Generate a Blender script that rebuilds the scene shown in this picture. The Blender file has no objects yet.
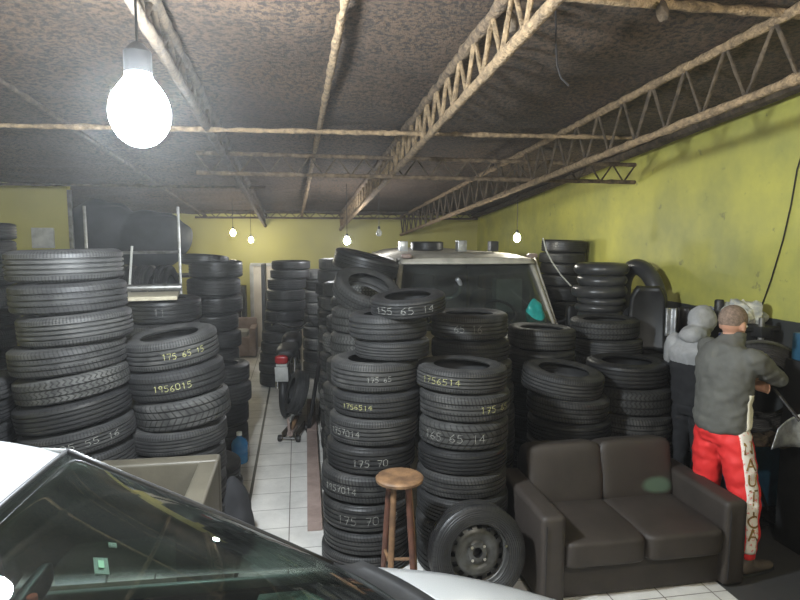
import bpy, bmesh, math, random
from mathutils import Vector, Matrix, noise
from mathutils.bvhtree import BVHTree
random.seed(7)
PI = math.pi
SC = bpy.context.scene
COL = SC.collection
# ------------------------------------------------------------------ camera
F_PX, YAW, PIT, CH = 600.0, math.radians(9.74), math.radians(5.8), 2.15
cd = bpy.data.cameras.new('camera'); cam = bpy.data.objects.new('camera', cd); COL.objects.link(cam)
cd.sensor_width = 36; cd.lens = 27.0; cd.clip_start = .05
cam.location = (0, 0, CH); cam.rotation_euler = (PI/2-PIT, 0, -YAW); SC.camera = cam
SC.view_settings.view_transform = 'Standard'; SC.view_settings.look = 'None'
SC.view_settings.gamma = 1; SC.view_settings.use_curve_mapping = False
SC.view_settings.exposure = 0.0
FW = Vector((math.sin(YAW)*math.cos(PIT), math.cos(YAW)*math.cos(PIT), -math.sin(PIT)))
RT = Vector((math.cos(YAW), -math.sin(YAW), 0)); UP = RT.cross(FW)
def P(px, py, D=None, Z=None, Y=None, X=None):
    """measure: photo pixel to a world point at depth D or on the plane Z / Y / X"""
    d = FW + RT*((px-400)/F_PX) + UP*((300-py)/F_PX)
    if D is not None: t = D
    elif Z is not None: t = (Z-CH)/d.z
    elif Y is not None: t = Y/d.y
    else: t = X/d.x
    return Vector((0, 0, CH)) + d*t
# ------------------------------------------------------------------ materials
def new_mat(name):
    m = bpy.data.materials.new(name); m.use_nodes = True
    nt = m.node_tree; nt.nodes.clear()
    out = nt.nodes.new('ShaderNodeOutputMaterial'); b = nt.nodes.new('ShaderNodeBsdfPrincipled')
    nt.links.new(b.outputs[0], out.inputs[0]); return m, nt, b, out
def mat(name, c1, c2=None, scale=8, rough=.6, metal=0, bump=0, bscale=None, detail=5, spec=.5, lo=.35, hi=.65, coat=0, emit=None, emits=0, coords='Object', dist=.02):
    m, nt, b, out = new_mat(name)
    b.inputs['Roughness'].default_value = rough; b.inputs['Metallic'].default_value = metal
    b.inputs['Specular IOR Level'].default_value = spec; b.inputs['Coat Weight'].default_value = coat
    tc = nt.nodes.new('ShaderNodeTexCoord')
    c2 = c2 or tuple(v*.75 for v in c1)
    n = nt.nodes.new('ShaderNodeTexNoise'); n.inputs['Scale'].default_value = scale; n.inputs['Detail'].default_value = detail; n.inputs['Roughness'].default_value = .6
    nt.links.new(tc.outputs[coords], n.inputs['Vector'])
    r = nt.nodes.new('ShaderNodeValToRGB'); r.color_ramp.elements[0].position = lo; r.color_ramp.elements[1].position = hi
    r.color_ramp.elements[0].color = (*c1, 1); r.color_ramp.elements[1].color = (*c2, 1)
    nt.links.new(n.outputs['Fac'], r.inputs['Fac']); nt.links.new(r.outputs['Color'], b.inputs['Base Color'])
    if bump:
        n2 = nt.nodes.new('ShaderNodeTexNoise'); n2.inputs['Scale'].default_value = bscale or scale*4; n2.inputs['Detail'].default_value = 4
        nt.links.new(tc.outputs[coords], n2.inputs['Vector'])
        bp = nt.nodes.new('ShaderNodeBump'); bp.inputs['Strength'].default_value = bump; bp.inputs['Distance'].default_value = dist
        nt.links.new(n2.outputs['Fac'], bp.inputs['Height']); nt.links.new(bp.outputs['Normal'], b.inputs['Normal'])
    if emit:
        b.inputs['Emission Color'].default_value = (*emit, 1); b.inputs['Emission Strength'].default_value = emits
    return m
def N(nt, op, a, b=None, c=None):
    n = nt.nodes.new('ShaderNodeMath'); n.operation = op
    for i, v in enumerate((a, b, c)):
        if v is None: continue
        if isinstance(v, (int, float)): n.inputs[i].default_value = v
        else: nt.links.new(v, n.inputs[i])
    return n.outputs[0]
def MIX(nt, f, a, b):
    n = nt.nodes.new('ShaderNodeMix'); n.data_type = 'RGBA'
    for i, v in ((0, f), (6, a), (7, b)):
        if isinstance(v, tuple): n.inputs[i].default_value = (*v, 1)
        elif isinstance(v, (int, float)): n.inputs[i].default_value = v
        else: nt.links.new(v, n.inputs[i])
    return n.outputs[2]
def tyre_mat(name, style, base, dusty, R=.31, shine=.55):
    m, nt, b, out = new_mat(name)
    tc = nt.nodes.new('ShaderNodeTexCoord'); sx = nt.nodes.new('ShaderNodeSeparateXYZ'); nt.links.new(tc.outputs['Object'], sx.inputs[0])
    x, y, z = sx.outputs
    r = N(nt, 'SQRT', N(nt, 'ADD', N(nt, 'MULTIPLY', x, x), N(nt, 'MULTIPLY', y, y)))
    th = N(nt, 'ARCTAN2', y, x); az = N(nt, 'ABSOLUTE', z)
    tread = N(nt, 'GREATER_THAN', r, R*.93)
    if style == 'ribs':      h = N(nt, 'SINE', N(nt, 'MULTIPLY', th, 110)); h = N(nt, 'GREATER_THAN', h, .3); mask = N(nt, 'GREATER_THAN', az, .055)
    elif style == 'vee':     h = N(nt, 'SINE', N(nt, 'ADD', N(nt, 'MULTIPLY', th, 46), N(nt, 'MULTIPLY', az, 90))); h = N(nt, 'GREATER_THAN', h, .72); mask = 1.0
    elif style == 'block':
        h = N(nt, 'SINE', N(nt, 'ADD', N(nt, 'MULTIPLY', th, 60), N(nt, 'MULTIPLY', N(nt, 'SINE', N(nt, 'MULTIPLY', z, 150)), 1.4))); h = N(nt, 'GREATER_THAN', h, .45); mask = 1.0
    elif style == 'slant':   h = N(nt, 'SINE', N(nt, 'ADD', N(nt, 'MULTIPLY', th, 85), N(nt, 'MULTIPLY', z, 60))); h = N(nt, 'GREATER_THAN', h, .55); mask = N(nt, 'GREATER_THAN', az, .02)
    else:                    h = N(nt, 'SINE', N(nt, 'MULTIPLY', th, 60)); h = N(nt, 'GREATER_THAN', h, .8); mask = N(nt, 'GREATER_THAN', az, .07)
    cut = N(nt, 'MULTIPLY', N(nt, 'MULTIPLY', h, mask), tread)
    n = nt.nodes.new('ShaderNodeTexNoise'); n.inputs['Scale'].default_value = 9; n.inputs['Detail'].default_value = 6; n.inputs['Roughness'].default_value = .65
    nt.links.new(tc.outputs['Object'], n.inputs['Vector'])
    oi = nt.nodes.new('ShaderNodeObjectInfo'); rnd = oi.outputs['Random']
    groove = N(nt, 'MULTIPLY', tread, N(nt, 'LESS_THAN', r, R*.985)); groove = N(nt, 'MULTIPLY', groove, N(nt, 'LESS_THAN', az, .066))
    dirt = N(nt, 'MULTIPLY', N(nt, 'SUBTRACT', n.outputs['Fac'], .32), 2.2)
    dirt = N(nt, 'MULTIPLY', dirt, N(nt, 'ADD', .25, N(nt, 'MULTIPLY', rnd, .9)))
    nd = nt.nodes.new('ShaderNodeClamp'); nt.links.new(dirt, nd.inputs[0])
    c = MIX(nt, nd.outputs[0], base, dusty)
    c = MIX(nt, N(nt, 'MULTIPLY', cut, .85), c, tuple(v*.35 for v in base))
    c = MIX(nt, N(nt, 'MULTIPLY', groove, .75), c, tuple(v*.3 for v in base))
    nt.links.new(c, b.inputs['Base Color'])
    b.inputs['Roughness'].default_value = shine; b.inputs['Specular IOR Level'].default_value = .35
    ring = N(nt, 'MULTIPLY', N(nt, 'SUBTRACT', 1.0, tread), N(nt, 'MULTIPLY', N(nt, 'SINE', N(nt, 'MULTIPLY', r, 500)), .25))
    hh = N(nt, 'ADD', N(nt, 'SUBTRACT', N(nt, 'MULTIPLY', n.outputs['Fac'], .3), cut), ring)
    bp = nt.nodes.new('ShaderNodeBump'); bp.inputs['Strength'].default_value = .8; bp.inputs['Distance'].default_value = .006
    nt.links.new(hh, bp.inputs['Height']); nt.links.new(bp.outputs['Normal'], b.inputs['Normal'])
    return m
def glass_mat(name, tint, refl=.06, rough=.02, dirt=0):
    m, nt, b, out = new_mat(name); nt.nodes.remove(b)
    tr = nt.nodes.new('ShaderNodeBsdfTransparent'); tr.inputs[0].default_value = (*tint, 1)
    gl = nt.nodes.new('ShaderNodeBsdfGlossy'); gl.inputs['Roughness'].default_value = rough; gl.inputs[0].default_value = (1, 1, 1, 1)
    fr = nt.nodes.new('ShaderNodeLayerWeight'); fr.inputs['Blend'].default_value = .5
    f = N(nt, 'ADD', N(nt, 'MULTIPLY', N(nt, 'POWER', fr.outputs['Facing'], 4.0), .8), refl)
    mx = nt.nodes.new('ShaderNodeMixShader'); nt.links.new(f, mx.inputs[0]); nt.links.new(tr.outputs[0], mx.inputs[1]); nt.links.new(gl.outputs[0], mx.inputs[2])
    last = mx
    if dirt:
        df = nt.nodes.new('ShaderNodeBsdfDiffuse'); df.inputs[0].default_value = (.55, .57, .55, 1)
        tc = nt.nodes.new('ShaderNodeTexCoord'); n = nt.nodes.new('ShaderNodeTexNoise'); n.inputs['Scale'].default_value = 3.5; n.inputs['Detail'].default_value = 6
        mp = nt.nodes.new('ShaderNodeMapping'); mp.inputs['Scale'].default_value = (.7, 2.2, 1); nt.links.new(tc.outputs['Object'], mp.inputs[0]); nt.links.new(mp.outputs[0], n.inputs[0])
        d = N(nt, 'MULTIPLY', N(nt, 'POWER', n.outputs['Fac'], 2.0), dirt)
        m2 = nt.nodes.new('ShaderNodeMixShader'); nt.links.new(d, m2.inputs[0]); nt.links.new(mx.outputs[0], m2.inputs[1]); nt.links.new(df.outputs[0], m2.inputs[2]); last = m2
    nt.links.new(last.outputs[0], out.inputs[0]); return m
M = {}
M['black'] = mat('black_plastic', (.012, .012, .013), (.02, .02, .02), rough=.5)
M['black_metal'] = mat('black_metal', (.015, .015, .016), (.035, .03, .028), rough=.45, metal=.4)
M['white'] = mat('white_paint', (.37, .38, .38), (.34, .345, .345), scale=3, rough=.28, coat=.4)
M['van_white'] = mat('dusty_van_paint', (.55, .52, .45), (.36, .34, .29), scale=5, rough=.5)
M['chrome'] = mat('chrome', (.7, .7, .7), (.6, .6, .6), rough=.2, metal=1)
M['steel'] = mat('dull_steel', (.3, .3, .29), (.18, .17, .16), scale=14, rough=.42, metal=.8)
M['wheel'] = mat('dark_wheel_steel', (.12, .12, .115), (.06, .058, .054), scale=12, rough=.42, metal=.6)
M['wood'] = mat('stool_wood', (.24, .135, .065), (.09, .05, .028), scale=9, rough=.55, bump=.2)
M['wood_dark'] = mat('stool_leg_dark_wood', (.13, .05, .03), (.07, .03, .02), scale=9, rough=.5)
M['sofa'] = mat('brown_sofa_fabric', (.038, .030, .025), (.025, .0195, .016), scale=4, rough=.62, bump=.25, bscale=60, dist=.003)
M['sofa2'] = mat('olive_grey_leatherette', (.10, .088, .064), (.066, .058, .042), scale=4, rough=.5, bump=.2, bscale=40, dist=.004)
M['beam'] = mat('foam_crusted_beam', (.34, .235, .13), (.10, .07, .042), scale=22, rough=.95, bump=1, bscale=60, lo=.3, hi=.7)
M['beam_dark'] = mat('rusty_dark_steel', (.035, .026, .018), (.10, .072, .045), scale=16, rough=.9, bump=.6)
M['plank'] = mat('brown_channel', (.36, .27, .235), (.26, .19, .165), scale=7, rough=.6, bump=.2)
M['cream'] = mat('cream_door_paint', (.62, .56, .47), (.52, .46, .38), scale=3, rough=.5)
M['board'] = mat('chipboard', (.42, .38, .28), (.32, .28, .2), scale=20, rough=.7)
M['blue'] = mat('blue_painted_steel', (.025, .10, .17), (.015, .055, .10), scale=6, rough=.45, bump=.15)
M['tube'] = mat('inner_tube_rubber', (.035, .035, .037), (.055, .055, .055), scale=5, rough=.33)
M['hood'] = mat('light_grey_sweatshirt', (.34, .34, .34), (.24, .24, .24), scale=9, rough=.9)
M['jacket'] = mat('grey_jacket', (.10, .10, .09), (.075, .075, .068), scale=6, rough=.75, bump=.15, bscale=30)
M['jcream'] = mat('cream_panel', (.72, .68, .55), (.6, .56, .45), scale=6, rough=.7)
M['red'] = mat('red_trousers', (.75, .03, .03), (.60, .02, .02), scale=5, rough=.65, bump=.2, bscale=12)
M['panel_white'] = mat('white_red_print', (.75, .70, .64), (.72, .25, .22), scale=45, rough=.7, lo=.56, hi=.62)
M['gold'] = mat('gold_print', (.26, .15, .03), (.22, .12, .03), rough=.6)
M['skin'] = mat('skin', (.52, .29, .20), (.46, .24, .16), scale=10, rough=.5)
M['hair'] = mat('cropped_hair', (.13, .095, .075), (.26, .18, .135), scale=60, rough=.85, bump=.4)
M['shoe'] = mat('brown_shoe', (.12, .095, .075), (.07, .055, .045), rough=.7, bump=.2)
M['darkcloth'] = mat('black_cloth', (.012, .012, .014), (.02, .02, .022), rough=.9)
M['teal'] = mat('teal_plastic_bag', (.03, .42, .38), (.02, .28, .26), scale=14, rough=.3)
M['bluewater'] = mat('blue_bottle', (.03, .16, .38), (.05, .22, .45), rough=.15)
M['chalk'] = mat('white_chalk', (.24, .24, .22), (.05, .05, .048), scale=60, rough=.9, lo=.45, hi=.7)
M['chalky'] = mat('yellow_chalk', (.34, .33, .15), (.06, .06, .035), scale=60, rough=.9, lo=.45, hi=.7)
M['silver'] = mat('silver_paint', (.55, .57, .6), (.45, .47, .5), rough=.3, metal=.5)
M['dash'] = mat('grey_green_dash', (.26, .32, .28), (.20, .25, .22), scale=30, rough=.6)
M['seat'] = mat('dark_seat_cloth', (.03, .032, .034), (.05, .05, .05), scale=30, rough=.9)
M['paper'] = mat('crumpled_wrap', (.65, .62, .52), (.25, .27, .3), scale=12, rough=.5, bump=.5)
M['bluebox'] = mat('blue_print', (.05, .1, .5), (.7, .7, .7), scale=16, rough=.5, lo=.48, hi=.52)
M['redlamp'] = mat('red_lens', (.35, .01, .015), (.25, .01, .01), rough=.2)
M['plate'] = mat('dirty_white_plate', (.5, .5, .48), (.35, .35, .33), rough=.5)
M['orange'] = mat('orange_plastic', (.8, .12, .03), rough=.4)
M['label_green'] = mat('green_label', (.25, .5, .3), rough=.5)
M['label'] = mat('white_label', (.8, .85, .8), (.75, .8, .75), rough=.5)
M['tarp'] = mat('dark_tarpaulin', (.035, .04, .045), (.02, .024, .028), scale=3, rough=.6)
M['beam_foam'] = mat('brown_foam_on_chord', (.20, .14, .085), (.06, .042, .028), scale=18, rough=.95, bump=1, bscale=50)
M['cable'] = mat('black_cable', (.01, .01, .01), rough=.5)
M['wire'] = mat('pale_wire', (.6, .6, .55), rough=.5)
M['foil'] = mat('dusty_metal_sheet', (.45, .46, .47), (.2, .2, .21), scale=9, rough=.4, metal=.6, bump=.4)
M['glass'] = glass_mat('windscreen_glass', (.50, .56, .53), .03, .015, .02)
M['vglass'] = glass_mat('van_glass', (.5, .55, .52), .05, .03, .16)
TM = [tyre_mat('tyre_rubber_ribbed', 'ribs', (.017, .017, .018), (.075, .073, .069)),
      tyre_mat('tyre_rubber_directional', 'vee', (.020, .020, .020), (.082, .080, .076)),
      tyre_mat('tyre_rubber_blocky', 'block', (.018, .018, .018), (.095, .093, .087)),
      tyre_mat('tyre_rubber_slanted', 'slant', (.015, .015, .016), (.070, .068, .064)),
      tyre_mat('tyre_rubber_plain', 'plain', (.012, .012, .013), (.045, .044, .042), shine=.42),
      tyre_mat('tyre_rubber_dusty_lit', 'block', (.06, .06, .058), (.24, .235, .22))]  # dusty rubber, paled further to paint in bulb light on the back stacks
# ------------------------------------------------------------------ mesh helpers
def smooth(me, ang=40):
    for p in me.polygons: p.use_smooth = True
    try: me.set_sharp_from_angle(angle=math.radians(ang))
    except Exception: pass
def mk(name, bm, m, parent=None, loc=(0, 0, 0), rot=(0, 0, 0), ang=40):
    me = bpy.data.meshes.new(name); bmesh.ops.recalc_face_normals(bm, faces=bm.faces); bm.to_mesh(me); bm.free()
    for x in (m if isinstance(m, (list, tuple)) else [m]): me.materials.append(x)
    smooth(me, ang)
    o = bpy.data.objects.new(name, me); COL.objects.link(o); o.location = loc; o.rotation_euler = rot
    if parent: o.parent = parent
    return o
def tag(o, label, cat, group=None):
    o['label'] = label; o['category'] = cat
    if group: o['group'] = group
    return o
def thing(name, label, cat, loc=(0, 0, 0), rot=(0, 0, 0), group=None):
    o = bpy.data.objects.new(name, None); COL.objects.link(o); o.location = loc; o.rotation_euler = rot; o.empty_display_size = .1
    return tag(o, label, cat, group)
def struct(name, bm, m, ang=40):
    o = mk(name, bm, m, ang=ang); o['kind'] = 'structure'; return o
def box(bm, c, s, bev=0, rot=None, seg=2, mi=0):
    r = bmesh.ops.create_cube(bm, size=1); vs = r['verts']
    bmesh.ops.scale(bm, vec=s, verts=vs)
    fs = list({f for v in vs for f in v.link_faces})
    for f in fs: f.material_index = mi
    if bev:
        es = list({e for v in vs for e in v.link_edges})
        g = bmesh.ops.bevel(bm, geom=es, offset=bev, segments=seg, profile=.6, affect='EDGES')
        vs = list({v for v in g['verts']} | {v for v in vs if v.is_valid})
    vs = [v for v in vs if v.is_valid]
    if rot is not None: bmesh.ops.transform(bm, matrix=rot if isinstance(rot, Matrix) else Matrix.Rotation(rot, 4, 'Z'), verts=vs)
    bmesh.ops.translate(bm, vec=c, verts=vs); return vs
def bxm(c, s, bev=0, rot=None, seg=2):
    bm = bmesh.new(); box(bm, c, s, bev, rot, seg); return bm
def frames(pts):
    out = []; prev = None
    for i, p in enumerate(pts):
        a = pts[max(0, i-1)]; b = pts[min(len(pts)-1, i+1)]
        t = (Vector(b)-Vector(a)).normalized()
        if prev is None:
            u = t.orthogonal().normalized()
        else:
            u = (prev - t*prev.dot(t)).normalized()
        prev = u; out.append((Vector(p), t, u, t.cross(u)))
    return out
def tube(bm, pts, r, seg=8, caps=True, mi=0, jit=0):
    rings = []
    for i, (p, t, u, v) in enumerate(frames([Vector(q) for q in pts])):
        rr = r[i] if isinstance(r, (list, tuple)) else r
        ring = []
        for k in range(seg):
            a = 2*PI*k/seg; j = 1 + (random.uniform(-jit, jit) if jit else 0)
            ring.append(bm.verts.new(p + (u*math.cos(a)+v*math.sin(a))*rr*j))
        rings.append(ring)
    for a, b in zip(rings, rings[1:]):
        for k in range(seg):
            f = bm.faces.new((a[k], a[(k+1) % seg], b[(k+1) % seg], b[k])); f.material_index = mi
    if caps:
        bm.faces.new(rings[0][::-1]).material_index = mi; bm.faces.new(rings[-1]).material_index = mi
def tb(pts, r, seg=8, **k):
    bm = bmesh.new(); tube(bm, pts, r, seg, **k); return bm
def lathe(bm, prof, seg=48, mat4=None, close=False, mi=0):
    rings = []
    for (r, z) in prof:
        if r < 1e-6:
            v = bm.verts.new((0, 0, z)); rings.append([v]*seg)
        else: rings.append([bm.verts.new((r*math.cos(2*PI*k/seg), r*math.sin(2*PI*k/seg), z)) for k in range(seg)])
    prs = list(zip(rings, rings[1:])) + ([(rings[-1], rings[0])] if close else [])
    for a, b in prs:
        for k in range(seg):
            vs = [a[k], a[(k+1) % seg], b[(k+1) % seg], b[k]]; u = []
            for v in vs:
                if v not in u: u.append(v)
            if len(u) > 2:
                try: bm.faces.new(u).material_index = mi
                except ValueError: pass
    if mat4 is not None:
        bmesh.ops.transform(bm, matrix=mat4, verts=list({v for r in rings for v in r}))
def lt(prof, seg=48, **k):
    bm = bmesh.new(); lathe(bm, prof, seg, **k); return bm
def grid(bm, fn, nu, nv, mi=0, cu=False):
    vs = [[bm.verts.new(fn(i/nu, j/nv)) for j in range(nv+1)] for i in range(nu+1)]
    for i in range(nu):
        for j in range(nv):
            f = bm.faces.new((vs[i][j], vs[i+1][j], vs[i+1][j+1], vs[i][j+1])); f.material_index = mi
    return vs
def sheet(fn, nu, nv, thick, m, name, parent=None, **k):
    bm = bmesh.new(); grid(bm, fn, nu, nv); o = mk(name, bm, m, parent, **k)
    md = o.modifiers.new('s', 'SOLIDIFY'); md.thickness = thick; md.offset = 0; return o
def pillow(c, s, n=10, puff=.5, mi=0, bm=None, e=.18, rot=None):
    """a soft cushion block: superellipsoid"""
    own = bm is None
    if own: bm = bmesh.new()
    r = bmesh.ops.create_cube(bm, size=2); vs = r['verts']
    es = list({x for v in vs for x in v.link_edges})
    bmesh.ops.subdivide_edges(bm, edges=es, cuts=n, use_grid_fill=True)
    bm.verts.ensure_lookup_table()
    start = getattr(pillow, '_n', 0)
    allv = [v for v in bm.verts if v.tag is False]
    for v in allv:
        q = v.co.copy(); w = []
        p = 2/e
        l = (abs(q.x)**p+abs(q.y)**p+abs(q.z)**p)**(1/p)
        v.co = q/l if l else q
        v.co = Vector((v.co.x*s[0]/2, v.co.y*s[1]/2, v.co.z*s[2]/2))
        v.co.z += puff*s[2]*.12*(1-(q.x)**2)*(1-(q.y)**2)*(1 if q.z > 0 else 0)
        if rot is not None: v.co = rot @ v.co
        v.co += Vector(c); v.tag = True
    return bm
# ------------------------------------------------------------------ room
XR, XL, YB, YF = 3.74, -3.95, 12.2, -3.2
def zc(y): return 3.62-.08*y
def wall_mat():
    m, nt, b, out = new_mat('yellow_wall_paint')
    geo = nt.nodes.new('ShaderNodeNewGeometry'); sx = nt.nodes.new('ShaderNodeSeparateXYZ'); nt.links.new(geo.outputs['Position'], sx.inputs[0])
    n = nt.nodes.new('ShaderNodeTexNoise'); n.inputs['Scale'].default_value = 1.3; n.inputs['Detail'].default_value = 8; n.inputs['Roughness'].default_value = .65; nt.links.new(geo.outputs['Position'], n.inputs[0])
    n2 = nt.nodes.new('ShaderNodeTexNoise'); n2.inputs['Scale'].default_value = 7; n2.inputs['Detail'].default_value = 9; n2.inputs['Roughness'].default_value = .75; nt.links.new(geo.outputs['Position'], n2.inputs[0])
    cr_ = nt.nodes.new('ShaderNodeValToRGB'); cr_.color_ramp.elements[0].position = .35; cr_.color_ramp.elements[1].position = .68; nt.links.new(n.outputs['Fac'], cr_.inputs[0])
    c = MIX(nt, cr_.outputs[0], (.54, .51, .11), (.33, .33, .10))
    sp = N(nt, 'GREATER_THAN', n2.outputs['Fac'], .63)
    c = MIX(nt, N(nt, 'MULTIPLY', sp, .5), c, (.14, .14, .08))
    dado = N(nt, 'LESS_THAN', N(nt, 'ADD', sx.outputs['Z'], N(nt, 'MULTIPLY', n2.outputs['Fac'], .02)), 1.53)
    c = MIX(nt, dado, c, (.035, .037, .036))
    nt.links.new(c, b.inputs['Base Color']); b.inputs['Roughness'].default_value = .55
    bp = nt.nodes.new('ShaderNodeBump'); bp.inputs['Strength'].default_value = .25; bp.inputs['Distance'].default_value = .01
    nt.links.new(n2.outputs['Fac'], bp.inputs['Height']); nt.links.new(bp.outputs['Normal'], b.inputs['Normal']); return m
def back_mat():
    m, nt, b, out = new_mat('yellow_back_wall_paint')
    geo = nt.nodes.new('ShaderNodeNewGeometry')
    n = nt.nodes.new('ShaderNodeTexNoise'); n.inputs['Scale'].default_value = 1.1; n.inputs['Detail'].default_value = 7; nt.links.new(geo.outputs['Position'], n.inputs[0])
    c = MIX(nt, n.outputs['Fac'], (.52, .47, .12), (.27, .25, .10))
    nt.links.new(c, b.inputs['Base Color']); b.inputs['Roughness'].default_value = .6; return m
def ceil_mat():
    m, nt, b, out = new_mat('sprayed_insulation')
    geo = nt.nodes.new('ShaderNodeNewGeometry')
    def nz(s, d=6, r=.65):
        n = nt.nodes.new('ShaderNodeTexNoise'); n.inputs['Scale'].default_value = s; n.inputs['Detail'].default_value = d; n.inputs['Roughness'].default_value = r; nt.links.new(geo.outputs['Position'], n.inputs[0]); return n.outputs['Fac']
    a, f, g = nz(1.2), nz(30, 5, .75), nz(7, 5)
    c = MIX(nt, a, (.135, .085, .050), (.055, .036, .024))
    fr = nt.nodes.new('ShaderNodeValToRGB'); fr.color_ramp.elements[0].position = .42; fr.color_ramp.elements[1].position = .56; nt.links.new(f, fr.inputs[0])
    c = MIX(nt, fr.outputs[0], tuple((.022, .016, .012)), c)
    nt.links.new(c, b.inputs['Base Color']); b.inputs['Roughness'].default_value = .95
    bp = nt.nodes.new('ShaderNodeBump'); bp.inputs['Strength'].default_value = .8; bp.inputs['Distance'].default_value = .03
    nt.links.new(N(nt, 'ADD', f, N(nt, 'MULTIPLY', g, .8)), bp.inputs['Height']); nt.links.new(bp.outputs['Normal'], b.inputs['Normal']); return m
def floor_mat():
    m, nt, b, out = new_mat('white_floor_tiles')
    geo = nt.nodes.new('ShaderNodeNewGeometry'); sx = nt.nodes.new('ShaderNodeSeparateXYZ'); nt.links.new(geo.outputs['Position'], sx.inputs[0])
    T = .32
    def line(o, off, w):
        f = N(nt, 'FRACT', N(nt, 'DIVIDE', N(nt, 'ADD', o, off+40*T), T))
        d = N(nt, 'MINIMUM', f, N(nt, 'SUBTRACT', 1.0, f)); return N(nt, 'LESS_THAN', d, w)
    g = N(nt, 'MAXIMUM', line(sx.outputs['X'], .09, .012), line(sx.outputs['Y'], .1, .011))
    n = nt.nodes.new('ShaderNodeTexNoise'); n.inputs['Scale'].default_value = 2.2; n.inputs['Detail'].default_value = 8; n.inputs['Roughness'].default_value = .7; nt.links.new(geo.outputs['Position'], n.inputs[0])
    cr = nt.nodes.new('ShaderNodeValToRGB'); cr.color_ramp.elements[0].position = .35; cr.color_ramp.elements[1].position = .7; nt.links.new(n.outputs['Fac'], cr.inputs[0])
    c = MIX(nt, cr.outputs[0], (.74, .72, .68), (.50, .485, .455))
    # grimy strip beside the left hand stacks
    sm = N(nt, 'MULTIPLY', N(nt, 'LESS_THAN', N(nt, 'ABSOLUTE', N(nt, 'ADD', sx.outputs['X'], .42)), .012), 1.0)
    c = MIX(nt, g, c, (.17, .15, .13)); c = MIX(nt, sm, c, (.03, .028, .025))
    # dark bare concrete in the workshop corner
    dk = N(nt, 'MULTIPLY', N(nt, 'GREATER_THAN', sx.outputs['X'], 2.57), 1.0)
    dc = MIX(nt, n.outputs['Fac'], (.035, .035, .036), (.06, .058, .055))
    c = MIX(nt, dk, c, dc)
    nt.links.new(c, b.inputs['Base Color'])
    nt.links.new(N(nt, 'ADD', .30, N(nt, 'MULTIPLY', n.outputs['Fac'], .4)), b.inputs['Roughness'])
    bp = nt.nodes.new('ShaderNodeBump'); bp.inputs['Strength'].default_value = .5; bp.inputs['Distance'].default_value = .003
    nt.links.new(N(nt, 'SUBTRACT', 1.0, g), bp.inputs['Height']); nt.links.new(bp.outputs['Normal'], b.inputs['Normal']); return m
WM = wall_mat(); BMt = back_mat()
struct('floor', bxm(((XL+XR)/2, (YF+YB)/2, -.05), (XR-XL+.4, YB-YF+.4, .1)), floor_mat())
bm = bmesh.new()
def cf(u, v):
    x = XL-.2+u*(XR-XL+.4); y = YF-.2+v*(YB-YF+.4)
    return Vector((x, y, zc(y) + .05*noise.noise(Vector((x*1.3, y*1.3, 0))) + .025*noise.noise(Vector((x*4, y*4, 3)))))
grid(bm, cf, 70, 130)
top = bmesh.ops.extrude_face_region(bm, geom=bm.faces[:])
bmesh.ops.translate(bm, vec=(0, 0, .15), verts=[v for v in top['geom'] if isinstance(v, bmesh.types.BMVert)])
struct('ceiling', bm, ceil_mat(), ang=80)
def wallbox(name, x0, x1, y0, y1, m):
    bm = bmesh.new()
    vs = [bm.verts.new(p) for p in ((x0, y0, 0), (x1, y0, 0), (x1, y1, 0), (x0, y1, 0))] + [bm.verts.new((x, y, zc(y)+.12)) for x, y in ((x0, y0), (x1, y0), (x1, y1), (x0, y1))]
    for f in ((0, 1, 2, 3), (4, 5, 6, 7), (0, 1, 5, 4), (1, 2, 6, 5), (2, 3, 7, 6), (3, 0, 4, 7)): bm.faces.new([vs[i] for i in f])
    return struct(name, bm, m)
wallbox('wall_right', XR, XR+.15, YF, YB, WM)
wallbox('wall_back', XL, XR, YB, YB+.15, BMt)
wallbox('wall_left', XL-.15, XL, YF, YB, BMt)
wallbox('wall_front', XL, XR, YF-.15, YF, BMt)
wallbox('wall_alcove', XL, -3.09, 9.0, 9.12, BMt)
# door in the back wall
dl = P(254, 300, Y=YB).x; dr = P(303, 300, Y=YB).x; dz = P(254, 266, Y=YB).z
d = struct('door_1', bxm(((dl+dr)/2, YB-.02, dz/2), (dr-dl, .04, dz), .004), M['cream'])
mk('door_frame', bxm((dl-.03, YB-.04, dz/2), (.07, .08, dz+.05), .005), M['plate'], d)
mk('door_frame', bxm(((dl+dr)/2, YB-.04, dz+.03), (dr-dl+.1, .08, .06), .005), M['plate'], d)
mk('door_handle', tb([(dr-.1, YB-.05, .95), (dr-.1, YB-.1, .95), (dr-.22, YB-.1, .95)], .012), M['steel'], d)
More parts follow.
